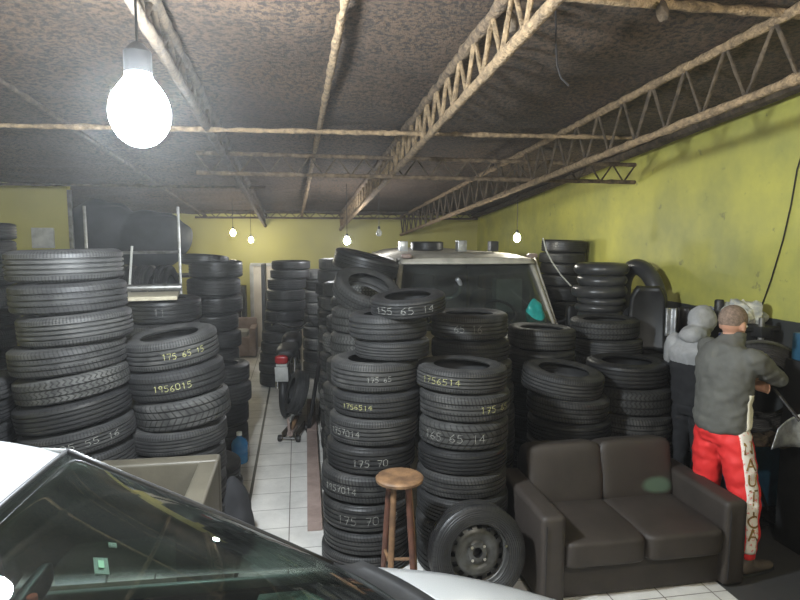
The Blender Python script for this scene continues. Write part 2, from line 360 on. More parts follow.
# ------------------------------------------------------------------ roof steel
def lumpy_line(bm, a, b, r, step=.07, seg=7, wob=.25, sag=.0):
    a, b = Vector(a), Vector(b); n = max(2, int((b-a).length/step)); ps, rs = [], []
    for i in range(n+1):
        t = i/n; p = a.lerp(b, t); k = noise.noise(p*9); q = noise.noise(p*23+Vector((5, 5, 5)))
        ps.append(p+Vector((0, 0, -sag*4*t*(1-t)+q*r*wob*.4))); rs.append(r*(1+wob*k+wob*.9*q))
    tube(bm, ps, rs, seg, jit=wob*.35)
def roof_truss(label, a_top, b_top, hgt, r, nweb, m, rl=None, step=.07, wob=.3, mw=None, mtop=None):
    t = thing('roof_truss', label, 'roof truss', a_top)
    o = Vector(a_top); a, b = Vector(a_top)-o, Vector(b_top)-o; dn = Vector((0, 0, -hgt))
    bm = bmesh.new(); lumpy_line(bm, a, b, r, step, wob=wob); mk('top_chord', bm, mtop or m, t, ang=60)
    bm = bmesh.new(); lumpy_line(bm, a+dn, b+dn, rl or r, step, wob=wob); mk('bottom_chord', bm, m, t, ang=60)
    for i in range(nweb):
        p = a.lerp(b, i/nweb); q = a.lerp(b, (i+.5)/nweb); s = a.lerp(b, (i+1)/nweb)
        for u, v in ((p, q+dn), (q+dn, s)):
            bm = bmesh.new(); lumpy_line(bm, u, v, r*.42, .08, seg=6, wob=wob*.8); mk('web_bar', bm, mw or m, t, ang=60)
    return t
def ty(x0, x1, y0, y1, dz_): return (x0, y0, zc(y0)-dz_), (x1, y1, zc(y1)-dz_)
a, b = ty(1.07, .87, 2.0, 12.15, .03); roof_truss('foam-crusted lattice roof truss running to the back above the stacks beside the van', a, b, .275, .035, 34, M['beam'], .030, mw=M['beam'], mtop=M['beam_foam'])
a, b = ty(2.66, 2.10, 1.6, 12.15, .05); roof_truss('long brown lattice roof truss running beside the yellow right wall', a, b, .36, .030, 30, M['beam'], .03, mw=M['beam_dark'])
a, b = ty(-.68, -.60, 1.8, 12.15, .07); roof_truss('dim lattice roof truss just right of the glaring front bulb', a, b, .17, .04, 30, M['beam_dark'], .03)
roof_truss('dark cross truss ending at the yellow right wall', (-.95, 6.2, zc(6.2)-.14), (3.70, 6.2, zc(6.2)-.16), .19, .022, 17, M['beam_foam'], mw=M['beam_dark'], wob=.25)
roof_truss('far cross truss in front of the back wall', (-1.8, 11.4, 2.655), (3.5, 11.4, 2.655), .115, .02, 22, M['beam_dark'], wob=.2)
def rod(label, a, b, r, m=None, wob=.4, name='ceiling_rod'):
    bm = bmesh.new(); lumpy_line(bm, a, b, r, .05, wob=wob); return tag(mk(name, bm, m or M['beam'], ang=60), label, 'roof rod')
rod('pale foam-crusted rod running along the ceiling down the aisle', (.27, 1.8, zc(1.8)-.07), (.11, 12.1, zc(12.1)-.07), .024)
rod('thin ceiling rod running back at the far left', (-1.95, 3.0, zc(3.0)-.07), (-1.7, 12.1, zc(12.1)-.07), .022, M['beam_dark'])
rod('pale cross rod hung across the whole ceiling under the trusses', (XL+.02, 4.85, 2.945), (3.0, 4.85, 3.015), .019)
rod('upper cross beam at the top of the view with foam drips', (-.2, 2.95, zc(2.95)-.02), (XR-.02, 2.95, zc(2.95)-.04), .026)
rod('dim cross rod on the left ceiling by the jog wall', (XL+.02, 8.4, 2.84), (-.4, 8.4, 2.84), .02, M['beam_dark'])
bm = bmesh.new(); tube(bm, [(XR-.14, y, zc(y)-.05) for y in (1.5, 6, 12.1)], .05, 6)
tag(mk('wall_plate_beam', bm, M['beam_dark']), 'dark beam along the top of the yellow right wall', 'beam')
p0 = P(555, 3, D=3.0)
tag(mk('loose_wire', tb([P(555, 0, D=3.0)+Vector((0, 0, .08)), P(556, 40, D=3.0), P(557, 64, D=3.0), P(561, 78, D=3.0), P(569, 86, D=3.0)], .005, 6), M['black_metal']), 'loose wire with a bent pale end dangling from the ceiling', 'wire')
def clump(px, py, D, r, lab):
    bm = bmesh.new(); bmesh.ops.create_icosphere(bm, subdivisions=3, radius=r)
    for v in bm.verts: v.co *= 1+.5*noise.noise(v.co*40); v.co.z *= 1.7
    tag(mk('foam_clump', bm, M['beam_dark'], loc=P(px, py, D=D), ang=80), lab, 'foam clump')
clump(663, 11, 3.0, .03, 'small dark clump hanging from the upper cross beam')
clump(512, 22, 3.1, .03, 'long dark clump hanging near the end of the crusted truss')
# ------------------------------------------------------------------ bulbs
def bulb(label, p, R, strength, color=(1, 1, 1), wire=None, lit=True):
    t = thing('light_bulb', label, 'light bulb', p)
    prof = [(0, -R*1.15)] + [(R*math.sin(a), -R*math.cos(a)*1.15) for a in [PI*i/12 for i in range(1, 10)]] + [(R*.45, R*1.15), (R*.42, R*1.3)]
    m = mat('lit_bulb_glass', (1, 1, 1), rough=.3, emit=color, emits=strength*BS) if lit else mat('dead_bulb_glass', (.6, .6, .55), rough=.15)
    mk('bulb_globe', lt(prof, 24), m, t, ang=180)
    mk('socket', lt([(0, R*1.3), (R*.46, R*1.3), (R*.46, R*2.0), (R*.2, R*2.3), (0, R*2.3)], 16), M['black'], t)
    mk('cord', tb([(0, 0, R*2.25), (0, 0, max(R*2.4, zc(p[1])-p[2]))], max(.004, R*.05), 6), M['cable'], t)
    return t
BS = 4.0
bulb('big glaring round bulb hanging at the upper left', P(140, 113, D=2.3), .112, 235, (.86, .94, 1))
bulb('round bulb hanging from the ceiling above and right of the camera', Vector((1.45, .55, 2.84)), .075, 170, (1, .95, .86))
bulb('leftmost small lit bulb hanging before the back wall', P(233, 233, D=9.5), .042, 70, (1, .93, .75))
bulb('small lit bulb hanging just left above the cream door', P(251, 240, D=11), .042, 70, (1, .93, .75))
bulb('bright small bulb hanging above the aisle-side stacks', P(347, 241, D=8.6), .045, 220, (.95, .97, 1))
bulb('lit bulb hanging above the right of the van roof', P(517, 238, D=7.2), .042, 60, (1, .97, .85))
bulb('unlit clear bulb hanging above the left of the van roof', P(379, 233, D=8.0), .04, 0, lit=False)
bulb('added fill bulb hanging behind the photographer', Vector((-1.6, -1.2, 2.8)),   .075, 18, (.95, .97, 1))  # unseen fill lamp, added to light the room from behind the camera
# ------------------------------------------------------------------ tyres
TR, TW = .31, .20
def tyre_mesh(k):
    bm = bmesh.new(); R, W, rim = TR, TW, .198
    tw = W*.36
    gr = {0: [-.045, -.015, .015, .045], 1: [0, .05, -.05], 2: [-.03, .03], 3: [-.04, 0, .04], 4: [-.05, -.018, .018, .05], 5: [-.03, 0, .03]}[k]
    half = [(rim, W*.36), (rim-.006, W*.43), (rim+.012, W*.46), (rim+.030, W*.475), (R-.068, W*.5), (R-.052, W*.505), (R-.040, W*.49), (R-.022, W*.46), (R-.010, W*.42), (R-.003, tw+.004)]
    outer = list(half); z = tw
    pts = sorted([(g, 1) for g in gr], reverse=True)
    for g, _ in pts:
        outer += [(R, g+.0065), (R-.008, g+.0045), (R-.008, g-.0045), (R, g-.0065)]
    outer += [(r, -zz) for r, zz in reversed(half)]
    inner = [(rim+.02, -W*.32), (R-.05, -W*.40), (R-.024, -W*.30), (R-.018, 0), (R-.024, W*.30), (R-.05, W*.40), (rim+.02, W*.32)]
    lathe(bm, outer+inner, 80, close=True)
    me = bpy.data.meshes.new('tyre'); bmesh.ops.recalc_face_normals(bm, faces=bm.faces); bm.to_mesh(me); bm.free(); me.materials.append(TM[k]); smooth(me, 32); return me
TMESH = [tyre_mesh(k) for k in range(6)]
STROKES = {'0': [[(0, .2), (0, 1.2), (.5, 1.4), (.8, 1.1), (.8, .2), (.4, 0), (0, .2)]], '1': [[(.2, 1.1), (.5, 1.4), (.45, 0)]],
 '2': [[(0, 1.2), (.4, 1.4), (.8, 1.1), (.1, .05), (.85, .05)]], '4': [[(.6, 0), (.65, 1.4), (0, .5), (.9, .5)], ], '5': [[(.8, 1.4), (.15, 1.35), (.1, .8), (.6, .85), (.8, .4), (.5, 0), (0, .1)]],
 '6': [[(.7, 1.4), (.1, .8), (0, .3), (.4, 0), (.8, .3), (.5, .7), (.05, .5)]], '7': [[(0, 1.35), (.85, 1.4), (.35, 0)], [(.2, .7), (.75, .75)]], '9': [[(.75, .9), (.3, .7), (.05, 1.1), (.4, 1.4), (.75, 1.2), (.6, 0)]],
 '3': [[(0, 1.3), (.5, 1.4), (.7, 1.1), (.3, .75), (.75, .4), (.4, 0), (0, .1)]], '8': [[(.4, .75), (.05, 1.1), (.4, 1.4), (.7, 1.1), (.4, .75), (0, .35), (.4, 0), (.8, .35), (.4, .75)]],
 '/': [[(0, 0), (.5, 1.4)]], 'R': [[(0, 0), (.1, 1.4), (.7, 1.2), (.1, .7), (.8, 0)]], 'M': [[(0, 0), (.1, 1.4), (.4, .5), (.7, 1.4), (.85, 0)]], ' ': []}
def chalk(ty, text, R, world_ang, hgt, m, zoff=0, rz=0):
    bm = bmesh.new(); s = hgt/1.4; w = len(text)*1.15*s; x = -w/2; rr = R+.0022; hw = .0018
    for ch in text:
        jy = random.uniform(-.004, .004)
        for st in STROKES.get(ch, []):
            pts = []
            for a, b in zip(st, st[1:]):
                n = 4
                for i in range(n): t = i/n; pts.append((x+(a[0]*(1-t)+b[0]*t)*s, (a[1]*(1-t)+b[1]*t-.7)*s+jy))
            pts.append((x+st[-1][0]*s, (st[-1][1]-.7)*s+jy)); prev = None
            for i, p in enumerate(pts):
                q = pts[min(i+1, len(pts)-1)]; o_ = pts[max(i-1, 0)]
                dx, dy = q[0]-o_[0], q[1]-o_[1]; l = math.hypot(dx, dy) or 1; nx, ny = -dy/l*hw, dx/l*hw
                cur = []
                for sgn in (1, -1):
                    u, v = p[0]+nx*sgn, p[1]+ny*sgn; an = world_ang-rz+u/R
                    zz = v+zoff; r2 = rr - max(0, abs(zz)-.074)*.55
                    cur.append(bm.verts.new((r2*math.cos(an), r2*math.sin(an), zz)))
                if prev: bm.faces.new((prev[0], prev[1], cur[1], cur[0]))
                prev = cur
        x += 1.15*s
    top = bmesh.ops.extrude_face_region(bm, geom=bm.faces[:])
    for v in top['geom']:
        if isinstance(v, bmesh.types.BMVert): v.co.x *= .996; v.co.y *= .996
    return mk('chalk_marking', bm, m, ty)
ORD = ['top', 'second', 'third', 'fourth', 'fifth', 'sixth', 'seventh', 'eighth', 'ninth', 'tenth', 'eleventh', 'twelfth', 'thirteenth', 'fourteenth', 'fifteenth']
def add_tyre(k, loc, rot, R, W, label, group, name='tyre'):
    o = bpy.data.objects.new(name, TMESH[k]); COL.objects.link(o)
    o.location = loc; o.rotation_euler = rot; s = R/TR; o.scale = (s, s, W/TW)
    return tag(o, label, 'tyre', group)
STK = []
def stack(desc, D, dia, b, cx, roll=0, kinds=(0, 3, 1, 2), chalks={}, pitch=0, group=None, notes={}, fill=.19, adj='worn black tyre', bottom_cx=None, nofill=False, dias={}):
    """b: measured pixel rows of the tyre edges, top down; cx: pixel columns; lower tyres down to the floor are filled in"""
    R = dia/2; rows = len(b)-1; cx = cx if isinstance(cx, (list, tuple)) else [cx]; roll = roll if isinstance(roll, (list, tuple)) else [roll]
    items = []
    for i in range(rows):
        c = cx[min(i, len(cx)-1)]
        pos = P(c, (b[i]+b[i+1])/2, D=D)
        zt = P(c, b[i], D=D-R*.85).z; zb = P(c, b[i+1], D=D-R*.85).z
        items.append([pos.x, pos.y, zt, zb, roll[min(i, len(roll)-1)]])
    zb = items[-1][3]; x, y = items[-1][0], items[-1][1]
    xf, yf = (x, y)
    if bottom_cx is not None: q = P(bottom_cx, b[-1], D=D); xf, yf = q.x, q.y
    if not nofill:
        n = max(1, round(zb/fill)); h = zb/n; r0 = items[-1][4]
        for i in range(n):
            t = (i+1)/n
            items.append([x+(xf-x)*t+random.uniform(-.012, .012), y+(yf-y)*t+random.uniform(-.012, .012), zb-i*h, zb-(i+1)*h, r0*(1-t)])
    STK.append((desc, xf, yf, R)); out = []
    for i, (x, y, zt, zb_, rl) in enumerate(items):
        k = kinds[i % len(kinds)]; rz = random.uniform(0, 6.28)
        w = (zt-zb_)*.985
        Rr = dias.get(i, dia)/2*random.uniform(.985, 1.012)
        w2 = max(.07, w - (abs(math.sin(math.radians(rl)))*.05 if abs(rl) > 4 else 0))
        rx = math.radians(pitch if i == 0 else pitch*.35 if i == 1 else 0)
        M_ = Matrix.Rotation(-math.radians(rl), 4, 'Y') @ Matrix.Rotation(rx, 4, 'X') @ Matrix.Rotation(rz, 4, 'Z')
        lab = notes.get(i) or '%s, %s from top of %s' % (adj, ORD[i], desc)
        if i == 0 and not notes.get(0): lab = '%s on top of %s' % (adj, desc)
        o = add_tyre(k, (x, y, (zt+zb_)/2), M_.to_euler(), Rr, w2, lab, group or 'stacked tyres in the %s' % desc.split(' that')[0])
        if i in chalks:
            txt, off, hgt, col = chalks[i]
            cam_ang = math.atan2(-y, -x)
            chalk(o, txt, TR, cam_ang+off, hgt, M[col], rz=rz)
        out.append(o)
    return out
# left side
stack('leftmost big stack behind car roof', 3.72, .65, [250, 284, 316, 348, 378, 405, 434, 460], [66, 70, 77, 70, 74, 75, 80], [1, 2, 4, 5, 8, 9, 8], kinds=(0, 3, 0, 3, 2, 4, 0), chalks={6: ('205 55 16', .15, .05, 'chalk')})
stack('stack cut by the left picture border', 3.55, .6, [390, 413, 437], -42, 2, kinds=(3, 4))
stack('upper left stack cut by the picture border', 5.5, .60, [222, 240, 262, 288, 310], [-22, -21, -20], 0, kinds=(4, 3))
stack('chalk-marked stack behind the olive armchair', 4.02, .61, [337, 370, 401, 432, 456], [172, 178, 184, 180], [7, 7, 7, 3], kinds=(0, 3, 1, 0), chalks={0: ('175 65 15', .25, .038, 'chalky'), 1: ('1956015', -.1, .042, 'chalky')}, pitch=4)
stack('shaded stack topped by the pale board', 5.0, .60, [300, 325, 347, 368], [164, 162, 160], 1, kinds=(4, 3), chalks={0: ('11', -.1, .06, 'chalk')})
stack('dark stack in the gap behind leftmost one', 4.95, .50, [345, 366, 388], 102, 0, kinds=(4,))
stack('tall dark stack left of the aisle', 7.05, .61, [261, 279, 297, 315, 333, 351, 369, 388], [216, 214, 216, 212, 215, 213, 217], 0, kinds=(4, 3, 4))
stack('dark stack beside the water bottle', 6.15, .60, [367, 387, 408, 430], [220, 222, 219], 0, kinds=(4, 0))
stack('low stack between olive armchair and aisle', 4.72, .60, [470, 492, 514], [202, 204], [-4, 0], kinds=(3, 4))
add_tyre(4, P(205, 258, D=7.05)+Vector((0, 0, -.025)), (0, math.radians(6), 1), .27, .12, 'small flat tyre lying askew on top of the tall dark left stack', 'loose small tyres')
# behind the door side
stack('dark stack standing before the cream door', 8.96, .58, [261, 270, 279, 290, 301, 311, 322, 332, 343, 354, 364, 374], [291, 290, 287, 286, 286, 285, 284, 282, 281, 280, 279], 0, kinds=(4, 3, 4), fill=.15)
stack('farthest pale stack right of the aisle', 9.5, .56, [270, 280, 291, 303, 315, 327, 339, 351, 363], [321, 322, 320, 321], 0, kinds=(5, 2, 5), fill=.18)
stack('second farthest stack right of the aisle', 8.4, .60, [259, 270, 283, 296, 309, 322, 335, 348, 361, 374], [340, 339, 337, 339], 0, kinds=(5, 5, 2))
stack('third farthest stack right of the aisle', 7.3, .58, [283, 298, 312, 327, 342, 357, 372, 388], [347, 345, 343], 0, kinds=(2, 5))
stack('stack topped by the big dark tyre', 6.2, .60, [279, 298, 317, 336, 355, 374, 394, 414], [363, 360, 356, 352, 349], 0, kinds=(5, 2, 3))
add_tyre(4, P(366, 264, D=6.2), (math.radians(4), math.radians(14), 0), .34, .20, 'large dark tyre tilted atop the stacks left of the van', 'loose large tyres')
stack('zigzag-tread stack beside the plank', 5.15, .60, [309, 335, 362, 388, 412], [367, 366, 362, 358], 0, kinds=(2, 2, 3), chalks={})
add_tyre(2, P(367, 291, D=5.1)+Vector((0, 0, .0)), (math.radians(31), math.radians(2), .4), .29, .15, 'open tyre tilted towards the camera on the zigzag-tread stack left of van', 'loose tilted tyres')
stack('front stack left of the wooden stool', 4.08, .60, [316, 343, 363, 394, 419, 447, 475, 504, 532], [388, 392, 375, 377, 374, 371, 366, 367], [1, 0, -1, 0, 0, -1, -2, 0], kinds=(3, 0, 0, 3, 0, 4, 3, 4), dias={0: .53, 1: .51},
      chalks={2: ('175 65', .1, .035, 'chalk'), 3: ('1756514', -.45, .04, 'chalky'), 4: ('1757014', -.7, .045, 'chalk'), 5: ('175 70', .0, .05, 'chalk'), 6: ('1957014', -.6, .045, 'chalk'), 7: ('175 70 13', .05, .06, 'chalk')})
o = add_tyre(4, P(408, 303, D=4.0), (math.radians(5), math.radians(-5), 0), .25, .125, 'tyre chalked 155 65 14 lying tilted atop the front stack left of stool', 'loose tilted tyres')
chalk(o, '155 65 14', TR, math.atan2(-3.9, -.7)-.1, .07, M['chalk'])
stack('front stack behind the leaning wheel', 4.02, .60, [370, 395, 423, 451, 475, 499, 525], [461, 464, 463, 462, 461, 462], [-2, 0, 0, 1, 0, 0], kinds=(0, 3, 1, 4, 3, 0), chalks={0: ('1756514', -.45, .05, 'chalky'), 1: ('175 65', .75, .05, 'chalky'), 2: ('165 65 14', -.2, .06, 'chalk')})
stack('stack just before the van windscreen', 4.8, .62, [315, 342, 364, 387, 410, 433, 456], [469, 470, 473, 474, 475], 0, kinds=(0, 3, 3), chalks={0: ('65 16', .0, .055, 'chalk')})
stack('dark stack before right half of van', 5.35, .60, [330, 352, 373], [541, 540], [-2, 0], kinds=(3, 4))
stack('leaning stack behind left sofa half', 4.78, .64, [374, 400, 424, 446], [562, 567, 568], [-5, -3, 0], kinds=(0, 3, 4), pitch=5)
stack('stack behind right half of sofa', 5.05, .65, [365, 390, 417, 442], [626, 630, 631], [0, 0, 0], kinds=(4, 2, 3))
stack('short stack in front of the inner tubes', 5.65, .62, [321, 341, 358], [604, 607], [1, 0], kinds=(2, 0))
stack('tall corner stack right of van', 7.8, .58, [240, 253, 264, 275, 287, 302], [564, 562, 563, 563, 565], [-2, -1, -2, 0], kinds=(4, 3, 4))
# upright and leaning tyres
def up_tyre(k, px, py, D, R, W, yaw, lean, label, group='upright tyres leaning about'):
    c = P(px, py, D=D)
    M_ = Matrix.Rotation(yaw, 4, 'Z') @ Matrix.Rotation(PI/2-lean, 4, 'X')
    return add_tyre(k, c, M_.to_euler(), R, W, label, group)
up_tyre(3, 297, 392, 6.45, .235, .15, math.radians(98), -.30, 'tyre standing upright beside the floor jack in the aisle')
# inner tubes
def torus(R, r, m, name, loc, rot, label, group, sq=1):
    bm = bmesh.new(); lathe(bm, [(R+r*math.cos(a), r*sq*math.sin(a)) for a in [2*PI*i/16 for i in range(16)]], 56, close=True)
    o = mk(name, bm, m, loc=loc, rot=rot, ang=180); mk('valve', tb([(R-r, 0, 0), (R-r-.03, 0, .0)], .006, 6), M['black'], o)
    return tag(o, label, 'inner tube', group)
zs = [270, 283.5, 296, 303.5, 309, 315]; hs = [284, 296.5, 311, 312, 317, 322]
tp = P(599, 322, D=6.3)
zcur = tp.z
rr = [(.19, .045), (.20, .040), (.205, .040), (.22, .062), (.195, .058), (.215, .062)]
base_z = P(599, 322, D=6.05).z
for i, (R_, r_) in enumerate(rr):
    base_z += r_*.95
    torus(R_, r_, M['tube'], 'inner_tube', (tp.x+.015*(-1)**i+(.02 if i == 5 else 0), tp.y, base_z), (0, math.radians([0, 1, -2, 1, 2, 0][i]), i), 'black inflated inner tube, %s from bottom of the pile beside the corner stack' % ['first', 'second', 'third', 'fourth', 'fifth', 'sixth'][i], 'piled inner tubes')
    base_z += r_*.95
stack('dark stack under the pile of inner tubes', 6.3, .56, [324, 341, 360], 599, 0, kinds=(4,))
oc = P(642, 298, D=6.05)
torus(.33, .085, M['tube'], 'inner_tube', (XR-.19, P(640, 298, X=XR-.19).y, P(640, 298, X=XR-.19).z), Matrix.Rotation(-.14, 4, 'Y').__matmul__(Matrix.Rotation(PI/2, 4, 'Y')).to_euler(), 'large fat inner tube standing upright against the yellow wall', 'upright inner tube')
oc2 = P(631, 322, D=5.9)
torus(.10, .05, M['tube'], 'inner_tube', oc2, (PI/2, 0, math.radians(80)), 'small grey inner tube beside the black office chair back', 'small inner tube')
# leaning wheel
wc = P(476, 551, D=3.52)
w = thing('spare_wheel', 'black steel wheel with tyre leaning against the front stack beside the sofa', 'wheel', wc)
Mw = Matrix.Rotation(math.radians(2), 4, 'Z') @ Matrix.Rotation(PI/2-math.radians(9), 4, 'X')
w.rotation_euler = Mw.to_euler()
to = bpy.data.objects.new('wheel_tyre', TMESH[4]); COL.objects.link(to); to.parent = w; to.scale = (.285/TR, .285/TR, .85)
def rim(bm, R, holes=15, hr=(.73, .87)):
    seg = holes*6
    lathe(bm, [(R*1.05, .075), (R*1.07, .066), (R*1.0, .058), (R*.97, .03), (R*.95, -.05), (R*1.03, -.065)], seg)
    prof = [(R*.97, .02), (R*.90, .008), (R*hr[1], .010), (R*.80, .018), (R*hr[0], .026), (R*.66, .034), (R*.56, .036), (R*.46, .028), (R*.38, .020), (R*.33, .022), (R*.30, .030), (R*.16, .032)]
    rings = [[bm.verts.new((r*math.cos(2*PI*k/seg), r*math.sin(2*PI*k/seg), z)) for k in range(seg)] for r, z in prof]
    for j, (a, b) in enumerate(zip(rings, rings[1:])):
        for k in range(seg):
            if j in (2, 3) and k % 6 in (1, 2, 3): continue
            bm.faces.new((a[k], a[(k+1) % seg], b[(k+1) % seg], b[k]))
    return bm
bm = bmesh.new(); rim(bm, .185); ro = mk('steel_rim', bm, M['wheel'], w, ang=50)
mk('hub_bore', lt([(.03, .031), (.03, -.02), (0, -.02)], 24), M['black'], ro)
for i in range(4):
    a = PI/4+i*PI/2
    bm = bmesh.new(); lathe(bm, [(0, .045), (.009, .045), (.012, .03)], 12, mat4=Matrix.Translation((.052*math.cos(a), .052*math.sin(a), 0))); mk('bolt_seat', bm, M['chrome'], ro)
bm = bmesh.new(); tube(bm, [(.165, .03, .05), (.162, .035, .075)], .006, 8); mk('valve', bm, M['chrome'], ro)
mk('balance_weight', bxm((.185, -.02, .07), (.012, .03, .01), .003), M['chrome'], ro)
# ------------------------------------------------------------------ brown two-seat sofa
sf = thing('sofa', 'dark brown two-seat sofa with a green smudge on its backrest', 'sofa', (2.04, 3.53, 0), (0, 0, math.radians(0)))
SW, SD = 1.34, .84
def cush(c, s, m, name, parent, e=.22, puff=.6, rot=None, n=12, wr=.006):
    bm = pillow((0, 0, 0), s, n, puff, e=e)
    for v in bm.verts: v.co += v.co.normalized()*wr*noise.noise(v.co*7+Vector(c)*3)
    o = mk(name, bm, m, parent, loc=c, rot=rot or (0, 0, 0), ang=180); return o
def green_smudge():
    m, nt, b, out = new_mat('brown_fabric_with_green_smudge')
    tc = nt.nodes.new('ShaderNodeTexCoord'); n = nt.nodes.new('ShaderNodeTexNoise'); n.inputs['Scale'].default_value = 9; nt.links.new(tc.outputs['Object'], n.inputs[0])
    vm = nt.nodes.new('ShaderNodeVectorMath'); vm.operation = 'MULTIPLY_ADD'; vm.inputs[1].default_value = (1/.13, 0, 1/.065); vm.inputs[2].default_value = (-1.05, 0, 1.75); nt.links.new(tc.outputs['Object'], vm.inputs[0])
    ln = nt.nodes.new('ShaderNodeVectorMath'); ln.operation = 'LENGTH'; nt.links.new(vm.outputs[0], ln.inputs[0])
    k = N(nt, 'SUBTRACT', 1.15, N(nt, 'ADD', ln.outputs['Value'], N(nt, 'MULTIPLY', n.outputs['Fac'], .3)))
    k = N(nt, 'MULTIPLY', k, 2.5); cl = nt.nodes.new('ShaderNodeClamp'); nt.links.new(k, cl.inputs[0])
    n3 = nt.nodes.new('ShaderNodeTexNoise'); n3.inputs['Scale'].default_value = 4; nt.links.new(tc.outputs['Object'], n3.inputs[0])
    c = MIX(nt, n3.outputs['Fac'], (.038, .030, .025), (.025, .0195, .016))
    nt.links.new(MIX(nt, N(nt, 'MULTIPLY', cl.outputs[0], .8), c, (.085, .14, .095)), b.inputs['Base Color']); b.inputs['Roughness'].default_value = .6; return m
mk('base', bxm((0, .02, .12), (SW-.2, SD-.1, .22), .015), M['sofa'], sf)
for s in (-1, 1):
    ax = s*(SW/2-.075)
    bm = bmesh.new()
    def armf(u, v, ax=ax):
        return None
    box(bm, (ax, -.02, .28), (.15, SD-.06, .54), .035, seg=3)
    for v in bm.verts:
        if v.co.z > .5: v.co.z -= .03*max(0, v.co.y+.1)*-1 * .3
        v.co.z = max(0.005, v.co.z)
    mk('armrest', bm, M['sofa'], sf, ang=60)
    mk('seam', tb([(ax-.05, -SD/2+.005, .06), (ax-.05, -SD/2+.004, .5)], .003, 5), M['darkcloth'], sf)
mk('back_frame', bxm((0, SD/2-.07, .34), (SW-.30, .13, .64), .03, seg=3), M['sofa'], sf, ang=60)
for s in (-1, 1):
    cush((s*.262, -.07, .300), (.53, .70, .17), M['sofa'], 'seat_cushion', sf, e=.2)
    cush((s*.262, .24, .545), (.54, .20, .42), M['sofa'] if s < 0 else green_smudge(), 'back_cushion', sf, e=.24, puff=0, rot=(math.radians(-12), 0, 0))
# ------------------------------------------------------------------ olive armchair on the left
ac = P(222, 451, D=3.62); ax1 = ac.x; aw = .92
ch = thing('armchair', 'olive grey box armchair in front of the chalk-marked tyre stack', 'armchair', (ax1-aw/2, 3.2, 0))
AZ = .885
mk('backrest', bxm((0, .33, AZ/2), (aw, .11, AZ), .02, seg=3), M['sofa2'], ch, ang=60)
for s in (-1, 1): mk('armrest', bxm((s*(aw/2-.055), -.08, AZ/2-.002), (.11, .72, AZ-.006), .018, seg=3), M['sofa2'], ch, ang=60)
cush((0, -.08, .33), (aw-.23, .68, .30), M['sofa2'], 'seat_cushion', ch, e=.2)
# ------------------------------------------------------------------ wooden stool
sp = P(399.5, 476, D=3.46)
st = thing('wooden_stool', 'round-topped wooden stool with splayed legs before the front stacks', 'stool', (sp.x, sp.y, 0))
sh = sp.z
mk('seat', lt([(0, -.03), (.12, -.03), (.136, -.024), (.139, -.008), (.132, 0), (.12, .003), (.05, -.001), (0, -.002)], 40), M['wood'], st, loc=(0, 0, sh))
legs = []
for i, a in enumerate((-125, -60, 35, 130)):
    a = math.radians(a); tp_ = Vector((.075*math.cos(a), .075*math.sin(a), sh-.03)); bt = Vector((.145*math.cos(a), .145*math.sin(a), 0)); legs.append((tp_, bt))
    mk('leg', tb([tp_.lerp(bt, t) for t in (0, .3, .6, 1)], [.017, .019, .018, .014], 10), M['wood'] if i in (0, 2) else M['wood_dark'], st)
for i, hh in enumerate((.26, .33, .24, .31)):
    a, b = legs[i], legs[(i+1) % 4]; t = 1-hh/(sh-.03)
    mk('rung', tb([a[0].lerp(a[1], t), b[0].lerp(b[1], t)], .010, 8), M['wood'], st)
# ------------------------------------------------------------------ aisle things
a, b = P(315, 531, Z=0), P(311, 404, Z=0); L = (b-a).length; dirn = (b-a).normalized(); az = math.atan2(dirn.y, dirn.x)-PI/2
pk = thing('floor_channel', 'long brown metal channel lying on the white tiles along the aisle', 'channel', (a.x, a.y, 0), (0, 0, az))
L1 = L*.62
mk('channel_length', bxm((0, L1/2, .035), (.11, L1, .07), .004), M['plank'], pk)
mk('channel_length', bxm((0, L1+.008+(L-L1)/2, .035), (.105, L-L1, .07), .004), M['plank'], pk)
# leaning pole over the channel
tag(mk('leaning_pole', tb([P(308, 432, Z=.02), P(321, 352, D=6.4)], .022, 8), M['black_metal']), 'thin black pole leaning from the floor against the right stacks', 'pole')
# floor jack
jp = P(294, 436, Z=0)
jk = thing('floor_jack', 'rusty trolley jack on small wheels lying in the aisle', 'jack', jp, (0, 0, math.radians(75)))
for s in (-1, 1):
    mk('side_plate', bxm((0, s*.07, .07), (.42, .012, .08), .004), M['beam_dark'], jk)
    for x in (-.19, .19):
        mk('caster', lt([(0, -.018), (.035, -.018), (.038, 0), (.035, .018), (0, .018)], 20, mat4=Matrix.Translation((x, s*.10, .038)) @ Matrix.Rotation(PI/2, 4, 'X')), M['black_metal'], jk)
mk('axle', tb([(-.19, -.12, .04), (-.19, .12, .04)], .01, 8), M['steel'], jk)
mk('axle', tb([(.19, -.12, .04), (.19, .12, .04)], .01, 8), M['steel'], jk)
mk('lift_arm', bxm((.02, 0, .14), (.30, .045, .035), .006, rot=Matrix.Rotation(math.radians(-18), 4, 'Y')), M['wood'], jk)
mk('saddle', lt([(0, 0), (.04, 0), (.05, .025), (.035, .02), (0, .018)], 20), M['steel'], jk, loc=(.16, 0, .19))
mk('cylinder', tb([(-.16, 0, .08), (.04, 0, .09)], .032, 12), M['plank'], jk)
mk('handle_socket', tb([(-.17, 0, .09), (-.22, 0, .26)], .016, 10), M['plank'], jk)
# water bottle
wb = P(240, 462, Z=0)
bt = thing('water_bottle', 'blue plastic water bottle on the tiles beside the dark left stack', 'bottle', wb)
mk('bottle_body', lt([(0, 0), (.07, 0), (.078, .012), (.078, .09), (.073, .10), (.078, .11), (.078, .19), (.06, .225), (.025, .25), (.022, .275), (0, .275)], 28), M['bluewater'], bt)
mk('bottle_cap', lt([(0, .30), (.026, .30), (.027, .268), (.02, .266)], 20), M['label'], bt)
